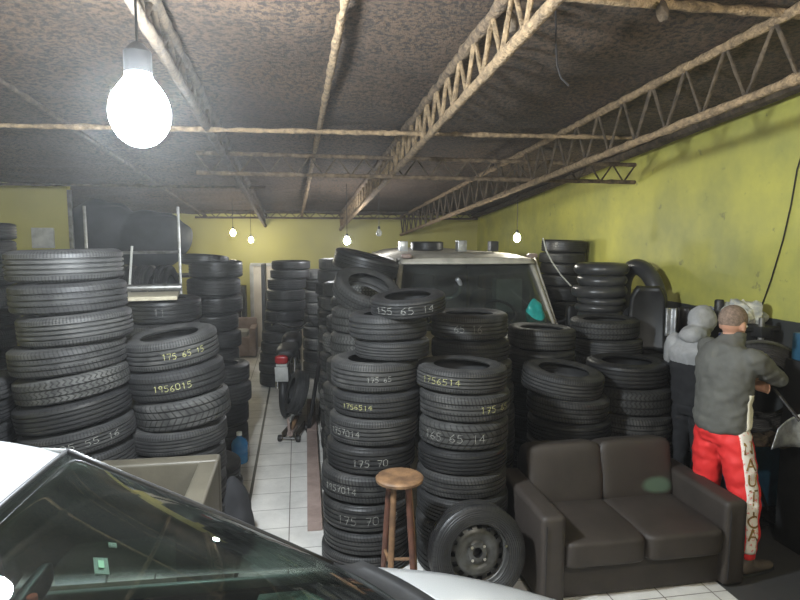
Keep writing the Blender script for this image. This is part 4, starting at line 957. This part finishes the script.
def head(bm, c, yaw, pitch=0, s=1.0):
    R_ = Matrix.Rotation(yaw, 3, 'Z') @ Matrix.Rotation(pitch, 3, 'Y'); c = Vector(c)
    def T(x, y, z): return c+R_ @ (Vector((x, y, z))*s)
    ell(bm, T(-.012, 0, .025), (.098*s, .077*s, .095*s), R_); ell(bm, T(.025, 0, -.045), (.066*s, .055*s, .075*s), R_)
    ell(bm, T(.052, 0, -.095), (.032*s, .036*s, .026*s), R_)
    for y in (-.055, .055): ell(bm, T(.030, y*.72, -.055), (.035*s, .025*s, .045*s), R_)
    limb(bm, [T(.088, 0, .012), T(.112, 0, -.030)], [.009*s, .015*s], n=3); ell(bm, T(.080, 0, -.07), (.014*s, .024*s, .008*s), R_); ell(bm, T(.078, 0, .035), (.018*s, .045*s, .010*s), R_)
    for y in (-1, 1): ell(bm, T(-.008, y*.080, -.012), (.020*s, .010*s, .034*s), R_ @ Matrix.Rotation(-.25, 3, 'Y'))
    return T, R_
# --- standing man in grey jacket and red trousers
mo = P(722, 432, D=4.0)
man = thing('person', 'standing person in grey jacket and red printed trousers, arms folded, back turned', 'person', (mo.x, mo.y, 0), (0, 0, math.radians(12)))
man.scale = (1.0, 1.0, 1.0)
B = bmesh.new()
hipc = Vector((0, 0, .90))
sh_r, sh_l = Vector((.01, -.185, 1.41)), Vector((.05, .185, 1.42))
el_r, wr_r = Vector((.235, -.20, 1.25)), Vector((.235, .06, 1.27))
el_l, wr_l = Vector((.27, .17, 1.19)), Vector((.20, -.05, 1.185))
kn_r, an_r = Vector((.035, -.17, .49)), Vector((-.01, -.235, .09))
kn_l, an_l = Vector((.02, .11, .49)), Vector((-.04, .14, .09))
hc = Vector((.05, 0, 1.59))
torso = [((0, 0, .86), .15, .11), ((0, 0, .96), .155, .115), ((.0, 0, 1.08), .145, .105), ((.01, 0, 1.22), .165, .115), ((.015, 0, 1.35), .18, .115), ((.025, 0, 1.44), .13, .085), ((.035, 0, 1.49), .06, .058), ((.045, 0, 1.55), .052, .055), ((.05, 0, 1.6), .05, .05)]
loft(B, torso, 24)
for s_, e_, w_ in ((sh_r, el_r, wr_r), (sh_l, el_l, wr_l)): limb(B, [s_, e_, w_], [.052, .042, .029])
limb(B, [(0, -.085, .88), kn_r, an_r], [.085, .058, .040]); limb(B, [(0, .085, .88), kn_l, an_l], [.085, .058, .040])
for a_ in (an_r, an_l): loft(B, [(a_+Vector((-.05, 0, -.03)), .03, .03), (a_+Vector((.05, 0, -.045)), .04, .03), (a_+Vector((.16, 0, -.065)), .035, .015)], 12)
hand(B, wr_l, (-.12, -1, .05), (-1, .1, 0), 1.0, .35, thumb=-1)
hand(B, wr_r, (-.1, 1, -.05), (-1, .1, 0), 1.0, .4, thumb=1)
hd, HR = head(B, hc, math.radians(6), math.radians(14), 1.0)
body = fuse('body', B, M['skin'], man, .0085, 4)
HB = bmesh.new(); ell(HB, hd(-.016, 0, .036), (.101, .080, .093), HR, 4)
for v in HB.verts:
    l = HR.inverted() @ (v.co-hc)
    if l.z < -.03 or (l.x > .055 and l.z < .085): v.co = hd(-.01, 0, .03)+(v.co-hd(-.01, 0, .03))*.86
mk('hair', HB, M['hair'], man, ang=180)
for y in (-.032, .032):
    eb = bmesh.new(); ell(eb, hd(.082, y, .008), (.012, .014, .009), HR, 2); e_ = mk('eye', eb, M['label'], man, ang=180)
    eb = bmesh.new(); ell(eb, hd(.091, y, .008), (.005, .006, .006), HR, 2); mk('iris', eb, M['black'], e_, ang=180)
J = bmesh.new()
loft(J, [((0, 0, .905), .172, .130), ((-.005, 0, .93), .188, .145), ((-.01, 0, .97), .190, .148), ((-.008, 0, 1.08), .182, .140), ((-.005, 0, 1.22), .195, .142), ((.0, 0, 1.34), .208, .138), ((.012, 0, 1.40), .195, .122), ((.02, 0, 1.435), .155, .105), ((.035, 0, 1.465), .105, .085), ((.05, 0, 1.50), .072, .072), ((.058, 0, 1.525), .068, .070)], 28)
for s_, e_, w_ in ((sh_r, el_r, wr_r), (sh_l, el_l, wr_l)): limb(J, [s_+Vector((0, 0, -.01)), e_, e_.lerp(w_, .9)], [.072, .058, .044], n=6)
jk_ = fuse('jacket', J, M['jacket'], man, .010, 6, .011, .085)
jcol = bmesh.new(); loft(jcol, [((.045, 0, 1.475), .080, .082), ((.060, 0, 1.515), .071, .073), ((.066, 0, 1.545), .069, .071)], 24, cap=False)
o = mk('collar', jcol, M['jacket'], jk_, ang=180); o.modifiers.new('s', 'SOLIDIFY').thickness = .006
T_ = bmesh.new()
loft(T_, [((0, 0, .99), .150, .115), ((0, 0, .94), .160, .128), ((0, 0, .88), .172, .138), ((0, 0, .82), .165, .125)], 24)
for h_, k_, a_ in (((0, -.085, .86), kn_r, an_r), ((0, .085, .86), kn_l, an_l)):
    limb(T_, [h_, Vector(h_).lerp(k_, .5), k_, k_.lerp(a_, .6), a_+Vector((0, 0, .055))], [.108, .105, .088, .080, .055], n=4)
tr_ = fuse('trousers', T_, M['red'], man, .010, 5, .012, .10)
def bvh(o): return BVHTree.FromPolygons([v.co for v in o.data.vertices], [tuple(p.vertices) for p in o.data.polygons])
def project(o, fn, nu, nv, out_dir, off, m, name, parent, bm_in=None):
    tree = bvh(o); bm = bm_in or bmesh.new()
    if bm_in is None: grid(bm, fn, nu, nv)
    for v in bm.verts:
        hit = tree.ray_cast(v.co+Vector(out_dir)*.5, -Vector(out_dir), 1.0)
        if hit[0] is not None: v.co = hit[0]+Vector(out_dir)*off
    r = mk(name, bm, m, parent, ang=180); md = r.modifiers.new('s', 'SOLIDIFY'); md.thickness = .002; return r
od = Vector((-.35, -1, .02)).normalized()
def legline(v):   # along the outside of the right leg, waist (0) to cuff (1)
    if v < .5: return Vector((.020, -.1, .93)).lerp(Vector((.030, -.18, .50)), v*2)
    return Vector((.030, -.18, .50)).lerp(Vector((-.01, -.22, .16)), v*2-1)
pn = project(tr_, lambda u, v: legline(v)+Vector(((u-.5)*(.11-.04*v), 0, 0)), 6, 60, od, .0035, M['panel_white'], 'printed_side_panel', tr_)
def text_bm(s, size):
    cu = bpy.data.curves.new('t', 'FONT'); cu.body = s; cu.size = size; cu.align_x = 'CENTER'; cu.align_y = 'CENTER'
    ob = bpy.data.objects.new('t', cu); COL.objects.link(ob); dg = bpy.context.evaluated_depsgraph_get(); me = bpy.data.meshes.new_from_object(ob.evaluated_get(dg))
    bm = bmesh.new(); bm.from_mesh(me); bpy.data.objects.remove(ob); bpy.data.meshes.remove(me); bmesh.ops.triangulate(bm, faces=bm.faces); return bm
for i, chx in enumerate('NAUTICA'):
    tbm = text_bm(chx, .105); c = legline(.13+i*.115)
    for v in tbm.verts: x, y = v.co.x, v.co.y; v.co = c+Vector((x*1.05, 0, y*1.05))
    project(tr_, None, 0, 0, od, .0075, M['gold'], 'printed_letter', tr_, bm_in=tbm)
# cream side panel of the jacket under the arm
project(jk_, lambda u, v: Vector((-.035+u*.15, -.08, .925+v*(.24-.02*u))), 8, 16, Vector((.25, -1, 0)).normalized(), .003, M['jcream'], 'cream_panel', jk_)
def shoe(bm_par, a_, m):
    S = bmesh.new(); a_ = Vector((a_.x, a_.y, 0))
    loft(S, [(a_+Vector((-.075, 0, .035)), .028, .030), (a_+Vector((-.06, 0, .05)), .038, .045), (a_+Vector((0, 0, .055)), .042, .050), (a_+Vector((.08, 0, .042)), .047, .038), (a_+Vector((.15, 0, .033)), .046, .028), (a_+Vector((.205, 0, .028)), .030, .020)], 16)
    limb(S, [a_+Vector((-.02, 0, .06)), a_+Vector((-.015, 0, .12))], [.045, .045])
    for v in S.verts: v.co.z = max(v.co.z, .006)
    o = fuse('shoe', S, m, bm_par, .008, 3)
    so = bmesh.new(); loft(so, [(a_+Vector((-.09, 0, .011)), .03, .011), (a_+Vector((-.06, 0, .011)), .044, .011), (a_+Vector((.1, 0, .011)), .052, .011), (a_+Vector((.19, 0, .011)), .042, .011), (a_+Vector((.22, 0, .012)), .02, .010)], 12)
    mk('sole', so, M['black'], o)
shoe(man, an_r+Vector((.02, 0, 0)), M['shoe']); shoe(man, an_l, M['shoe'])
# --- second person, hooded, behind
ho = P(691, 420, D=4.78)
per = thing('person', 'hooded person in light grey and black top standing behind the red-trousered one', 'person', (ho.x, ho.y, 0), (0, 0, math.radians(25)))
per.scale = (.93, .93, .94)
B = bmesh.new()
loft(B, torso, 24)
r2e, r2w, l2e, l2w = Vector((.06, -.25, 1.12)), Vector((.28, -.16, 1.02)), Vector((.06, .25, 1.12)), Vector((.28, .16, 1.02))
s2r, s2l = Vector((.01, -.185, 1.41)), Vector((.01, .185, 1.41))
for s_, e_, w_ in ((s2r, r2e, r2w), (s2l, l2e, l2w)): limb(B, [s_, e_, w_], [.05, .042, .029])
for y in (-1, 1): limb(B, [(0, y*.085, .88), (.01, y*.10, .48), (-.01, y*.11, .09)], [.085, .058, .04])
hand(B, r2w, (1, .1, -.2), (0, 1, -.3), 1, .4, 1); hand(B, l2w, (1, -.1, -.2), (0, -1, -.3), 1, .4, -1)
h2 = Vector((.11, 0, 1.575)); hd2, HR2 = head(B, h2, 0, math.radians(28))
fuse('body', B, M['skin'], per, .010, 3)
J = bmesh.new()
loft(J, [((0, 0, .90), .165, .125), ((0, 0, .95), .18, .14), ((0, 0, 1.1), .18, .14), ((0, 0, 1.24), .198, .142), ((0, 0, 1.28), .20, .142)], 26)
for s_, e_, w_ in ((s2r, r2e, r2w), (s2l, l2e, l2w)): limb(J, [s_.lerp(e_, .55), e_, w_], [.068, .062, .04], n=5)
fuse('sweatshirt_lower', J, M['darkcloth'], per, .012, 5, .008)
J = bmesh.new()
loft(J, [((0, 0, 1.25), .200, .146), ((0, 0, 1.34), .212, .14), ((.015, 0, 1.42), .17, .115), ((.035, 0, 1.47), .105, .09), ((.05, 0, 1.52), .08, .08)], 26)
for s_, e_ in ((s2r, r2e), (s2l, l2e)): limb(J, [s_, s_.lerp(e_, .55)], [.082, .072], n=5)
up_ = fuse('sweatshirt_yoke', J, M['hood'], per, .012, 5, .008)
H_ = bmesh.new(); ell(H_, hd2(-.025, 0, .025), (.128, .108, .128), HR2, 4); ell(H_, (.0, 0, 1.50), (.11, .115, .08)); ell(H_, (-.06, 0, 1.49), (.08, .10, .07))
hh = fuse('hood', H_, M['hood'], per, .010, 4, .008, .07)
bmh = bmesh.new(); bmh.from_mesh(hh.data)
dv = [v for v in bmh.verts if (HR2.inverted() @ (v.co-h2)).x > .058 and (HR2.inverted() @ (v.co-h2)).z > -.12 and (HR2.inverted() @ (v.co-h2)).z < .12]
bmesh.ops.delete(bmh, geom=dv, context='VERTS'); bmh.to_mesh(hh.data); bmh.free(); hh.modifiers.new('s', 'SOLIDIFY').thickness = .006
T_ = bmesh.new(); loft(T_, [((0, 0, .96), .15, .12), ((0, 0, .88), .165, .13), ((0, 0, .82), .16, .12)], 24)
for y in (-1, 1): limb(T_, [(0, y*.085, .86), (.01, y*.10, .48), (-.01, y*.11, .12)], [.10, .078, .06], n=5)
fuse('trousers', T_, M['darkcloth'], per, .012, 5, .01)
for y in (-1, 1): shoe(per, Vector((-.01, y*.11, .09)), M['black'])
# ------------------------------------------------------------------ tyre changing machine and clutter at the right wall
mx = P(778, 470, D=4.35)
tc_ = thing('tyre_changer', 'blue tyre changing machine with black column beside the yellow wall', 'tyre changer', (3.47, 4.08, 0), (0, 0, 0))
CZ = P(775, 446, D=4.45).z
bm = bmesh.new(); box(bm, (0, 0, CZ/2+.06), (.46, .46, CZ-.12), .02); mk('cabinet', bm, M['blue'], tc_)
for fx in (-.2, .2):
    for fy in (-.2, .2): mk('foot', bxm((fx, fy, .06), (.05, .05, .118), .004), M['black'], tc_)
mk('toe_recess', bxm((-.12, -.232, .19), (.12, .02, .11), .004), M['black'], tc_)
mk('turntable', lt([(0, .10), (.20, .10), (.24, .07), (.24, .04), (.10, .03), (.10, 0), (0, 0)], 40), M['black_metal'], tc_, loc=(-.02, -.02, CZ))
for i in range(4):
    a_ = i*PI/2+.4; mk('clamp_jaw', bxm((.17*math.cos(a_)-.02, .17*math.sin(a_)-.02, CZ+.125), (.08, .05, .05), .008, rot=Matrix.Rotation(a_, 4, 'Z')), M['steel'], tc_)
for i, a_ in enumerate((.1, -.05, .2)): mk('pedal', bxm((-.12+i*.12, -.30, .06), (.07, .16, .015), .004), M['black_metal'], tc_)
mk('column', bxm((.1, .16, .98), (.15, .12, .98), .015), M['black'], tc_)
mk('swing_arm', bxm((.06, .05, 1.44), (.09, .26, .09), .015), M['black'], tc_)
mk('mount_shaft', tb([(0.04, -.05, 1.1), (0.04, -.05, 1.55)], .022, 10), M['steel'], tc_)
mk('mount_head', pillow((0.04, -.05, 1.08), (.10, .08, .05), 5, .2, e=.5), M['steel'], tc_, ang=180)
mk('air_hose', tb([(-.16, -.25, CZ-.02), (-.15, -.27, .42), (-.08, -.27, .3), (.0, -.27, .12)], .010, 6), M['cable'], tc_)
c = P(766, 384, D=4.1)
add_tyre(4, (3.33, 3.80, CZ+.10+.345), (PI/2, 0, math.radians(-38)), .345, .20, 'big dark tyre standing upright on the blue tyre changing machine', 'tyre on the machine')
b0 = P(764, 318, D=4.45)
def crumple(name, lab, cat, c, s, m, seed=0, sub=4):
    bm = bmesh.new(); bmesh.ops.create_icosphere(bm, subdivisions=sub, radius=1)
    for v in bm.verts:
        k = 1+.4*noise.noise(v.co*1.7+Vector((seed, 0, 0)))+.16*noise.noise(v.co*5+Vector((seed, 3, 0))); v.co = Vector((v.co.x*s[0]*k, v.co.y*s[1]*k, max(-.55, v.co.z*k)*s[2]))
    return tag(mk(name, bm, m, loc=c, ang=35), lab, cat)
shz = P(760, 331, D=4.45).z
shx = 3.545
shelf = thing('wall_shelf', 'black tool shelf against the yellow wall behind the tyre machine', 'shelf', (shx, 4.36, 0))
mk('shelf_board', bxm((0, 0, shz-.02), (.36, .56, .03), .004), M['black'], shelf)
for sy_ in (-1, 1): mk('bracket', tb([(.18, sy_*.2, shz-.30), (-.12, sy_*.2, shz-.04)], .012, 6), M['black_metal'], shelf)
mk('shelf_bin', bxm((.02, 0, shz-.12), (.28, .5, .16), .01), M['black'], shelf)
crumple('crumpled_wrapping', 'crumpled silver and cream wrapping heaped on the black wall shelf', 'wrapping', (shx+.0, 4.27, shz+.065), (.15, .15, .13), M['paper'], 2)
crumple('blue_rag', 'blue and white bundle beside the crumpled wrapping on the shelf', 'bundle', (shx-.06, 4.52, shz+.035), (.09, .08, .07), M['bluebox'], 5, 3)
tag(mk('printed_box', bxm((shx-.15, 4.25, shz-.10), (.05, .14, .05), .004), M['bluebox']), 'small blue and white printed box under the black shelf edge', 'box')
tag(mk('black_can', lt([(0, 0), (.035, 0), (.037, .01), (.037, .17), (.03, .185), (0, .185)], 24), M['black'], loc=(shx-.12, 4.40, shz-.003)), 'black spray can standing on the wall shelf', 'can')
bx_ = P(806, 348, D=4.05)
tag(mk('blue_tool_box', bxm((bx_.x+.09, bx_.y, bx_.z), (.22, .2, .19), .012), M['blue']), 'blue steel box on the right shelf at the picture edge', 'box')
bk = thing('side_cabinet', 'black cabinet with ribbed grey front under the blue steel box', 'cabinet', (bx_.x+.09, bx_.y, 0))
mk('cabinet_body', bxm((0, 0, (bx_.z-.096)/2), (.24, .26, bx_.z-.096), .006), M['black'], bk)
mk('ribbed_panel', bxm((-.11, -.135, .95), (.02, .012, .62), .002), M['steel'], bk)
sh1 = P(792, 438, D=3.85)
bm = bmesh.new(); grid(bm, lambda u, v: Vector(((u-.5)*.30+.04*v, .05*math.sin(u*3), (v-.5)*.26*(.5+.5*u)+.05*u)), 8, 8)
o = mk('metal_guard', bm, M['foil'], loc=sh1, ang=30); o.modifiers.new('s', 'SOLIDIFY').thickness = .006; tag(o, 'bent dusty grey metal guard leaning at the right picture edge', 'metal sheet')
tag(mk('pry_bar', tb([P(770, 384, D=3.95), P(800, 421, D=3.8)], .011, 8), M['black_metal']), 'black bar slanting across the machine beside the folded arms', 'bar')
c_ = P(772, 440, D=4.0)
for i, (px, py, s_, lab) in enumerate(((757, 441, .05, 'small dark wheel weight tray on the machine top beside the jacket hem'), (776, 434, .06, 'dark greasy tool heap on the machine top'))):
    p = P(px, py, D=4.15); crumple('tool_heap', lab, 'tools', (p.x, p.y, CZ+.14), (s_*1.6, s_*1.4, s_), M['beam_dark'], i+8, 3)
# wall cable
pts = [P(x, y, X=XR-.012) for x, y in ((803, 150), (797, 170), (791, 205), (783, 240), (771, 280), (762, 305))]
tag(mk('wall_cable', tb(pts, .006, 6), M['cable']), 'thin cable hanging down the yellow right wall', 'cable')
# curved pale wire by the corner stack
pts = [P(x, y, D=6.6) for x, y in ((543, 238), (546, 250), (552, 262), (561, 275), (571, 286))]
tag(mk('pale_wire', tb(pts, .008, 6), M['wire']), 'pale curved wire hanging in front of the corner stack', 'wire')
# office chair
op = P(647, 335, D=5.7)
oc_ = thing('office_chair', 'black office chair with high rounded back before the large inner tube', 'chair', (op.x, op.y, 0), (0, 0, math.radians(-25)))
oz = P(650, 287, D=5.7).z
def cb_(u, v):
    w_ = (u*2-1); hw_ = .165*(1-.15*v**3)*(1-max(0, v-.78)**2*7)
    return Vector((w_*hw_, .03*math.cos(w_*1.5)+.05*math.sin(v*3), oz-.60+.60*v))
sheet(cb_, 14, 18, .06, M['black'], 'chair_back', oc_, ang=180)
mk('chair_seat', pillow((0, -.18, oz-.66), (.38, .34, .09), 8, .4, e=.4), M['black'], oc_, ang=180)
mk('chair_column', tb([(0, -.2, .12), (0, -.2, oz-.69)], .03, 12), M['black_metal'], oc_)
mk('back_bracket', tb([(0, -.05, oz-.70), (0, .07, oz-.66), (0, .07, oz-.35)], .02, 8), M['black_metal'], oc_)
for s in (-1, 1): mk('armrest', tb([(s*.23, -.38, oz-.62), (s*.26, -.40, oz-.46), (s*.26, -.34, oz-.42), (s*.26, -.12, oz-.42), (s*.25, -.06, oz-.50), (s*.23, -.1, oz-.64)], .016, 8), M['black'], oc_)
for i in range(5):
    a_ = i*2*PI/5; mk('base_leg', tb([(0, -.2, .12), (.27*math.cos(a_), -.2+.27*math.sin(a_), .075)], [.028, .018], 8), M['black_metal'], oc_)
    mk('caster', lt([(0, -.02), (.03, -.02), (.032, 0), (.03, .02), (0, .02)], 16, mat4=Matrix.Translation((.27*math.cos(a_), -.2+.27*math.sin(a_), .034)) @ Matrix.Rotation(PI/2, 4, 'X')), M['black'], oc_)
# car doors and dark shelving behind the people
dp = P(676, 350, D=5.3)
sr = thing('parts_rack', 'black parts rack with grey drawers beside the hooded person', 'rack', (3.50, 4.68, 0))
rz_ = P(676, 335, D=5.5).z
for sx_ in (-1, 1):
    for sy_ in (-1, 1): mk('post', bxm((sx_*.19, sy_*.24, rz_/2), (.03, .03, rz_), .003), M['black_metal'], sr)
for i in range(6): mk('shelf', bxm((0, 0, .12+i*(rz_-.14)/5), (.40, .50, .02), .003), M['black'], sr)
mk('back_sheet', bxm((.195, 0, rz_/2), (.01, .48, rz_-.1)), M['black'], sr)
for i in range(5):
    for j in range(2):
        b_ = mk('drawer', bxm((-.03, -.12+j*.24, .20+i*(rz_-.14)/5), (.34, .21, .13), .008), M['black_metal' if (i+j) % 2 else 'black'], sr)
        mk('drawer_pull', bxm((-.205, -.12+j*.24, .20+i*(rz_-.14)/5), (.012, .09, .02), .003), M['steel'], b_)
def panel(px0, px1, py0, py1, D, m, lab, name, lean=.12):
    a_ = P(px0, py1, D=D); w_ = (px1-px0)/F_PX*D; h_ = (py1-py0)/F_PX*D
    bm = bmesh.new(); grid(bm, lambda u, v: Vector(((u-.5)*w_, .05*math.sin(u*3.1)*(1-v*.5), v*h_)), 10, 10)
    o = mk(name, bm, m, loc=(P((px0+px1)/2, py1, D=D)), rot=(-lean, 0, -.5), ang=180); o.modifiers.new('s', 'SOLIDIFY').thickness = .02
    return tag(o, lab, 'car panel')
panel(665, 676, 308, 336, 5.25, M['foil'], 'silver curved car panel standing on the black parts rack', 'fender')
panel(677, 689, 307, 336, 5.35, M['black_metal'], 'black glossy car panel on the rack beside the grey hood', 'fender')

# ------------------------------------------------------------------ thin scatter volume, added to imitate lens glare round the bulbs
m = bpy.data.materials.new('glare_veil'); m.use_nodes = True; nt = m.node_tree; nt.nodes.clear()
out = nt.nodes.new('ShaderNodeOutputMaterial'); vs_ = nt.nodes.new('ShaderNodeVolumeScatter'); vs_.inputs['Density'].default_value = .0042; vs_.inputs['Anisotropy'].default_value = .6; nt.links.new(vs_.outputs[0], out.inputs['Volume'])
o = mk('haze', bxm((-.1, 4.5, 1.55), (7.6, 15.3, 3.05)), m); o['kind'] = 'structure'
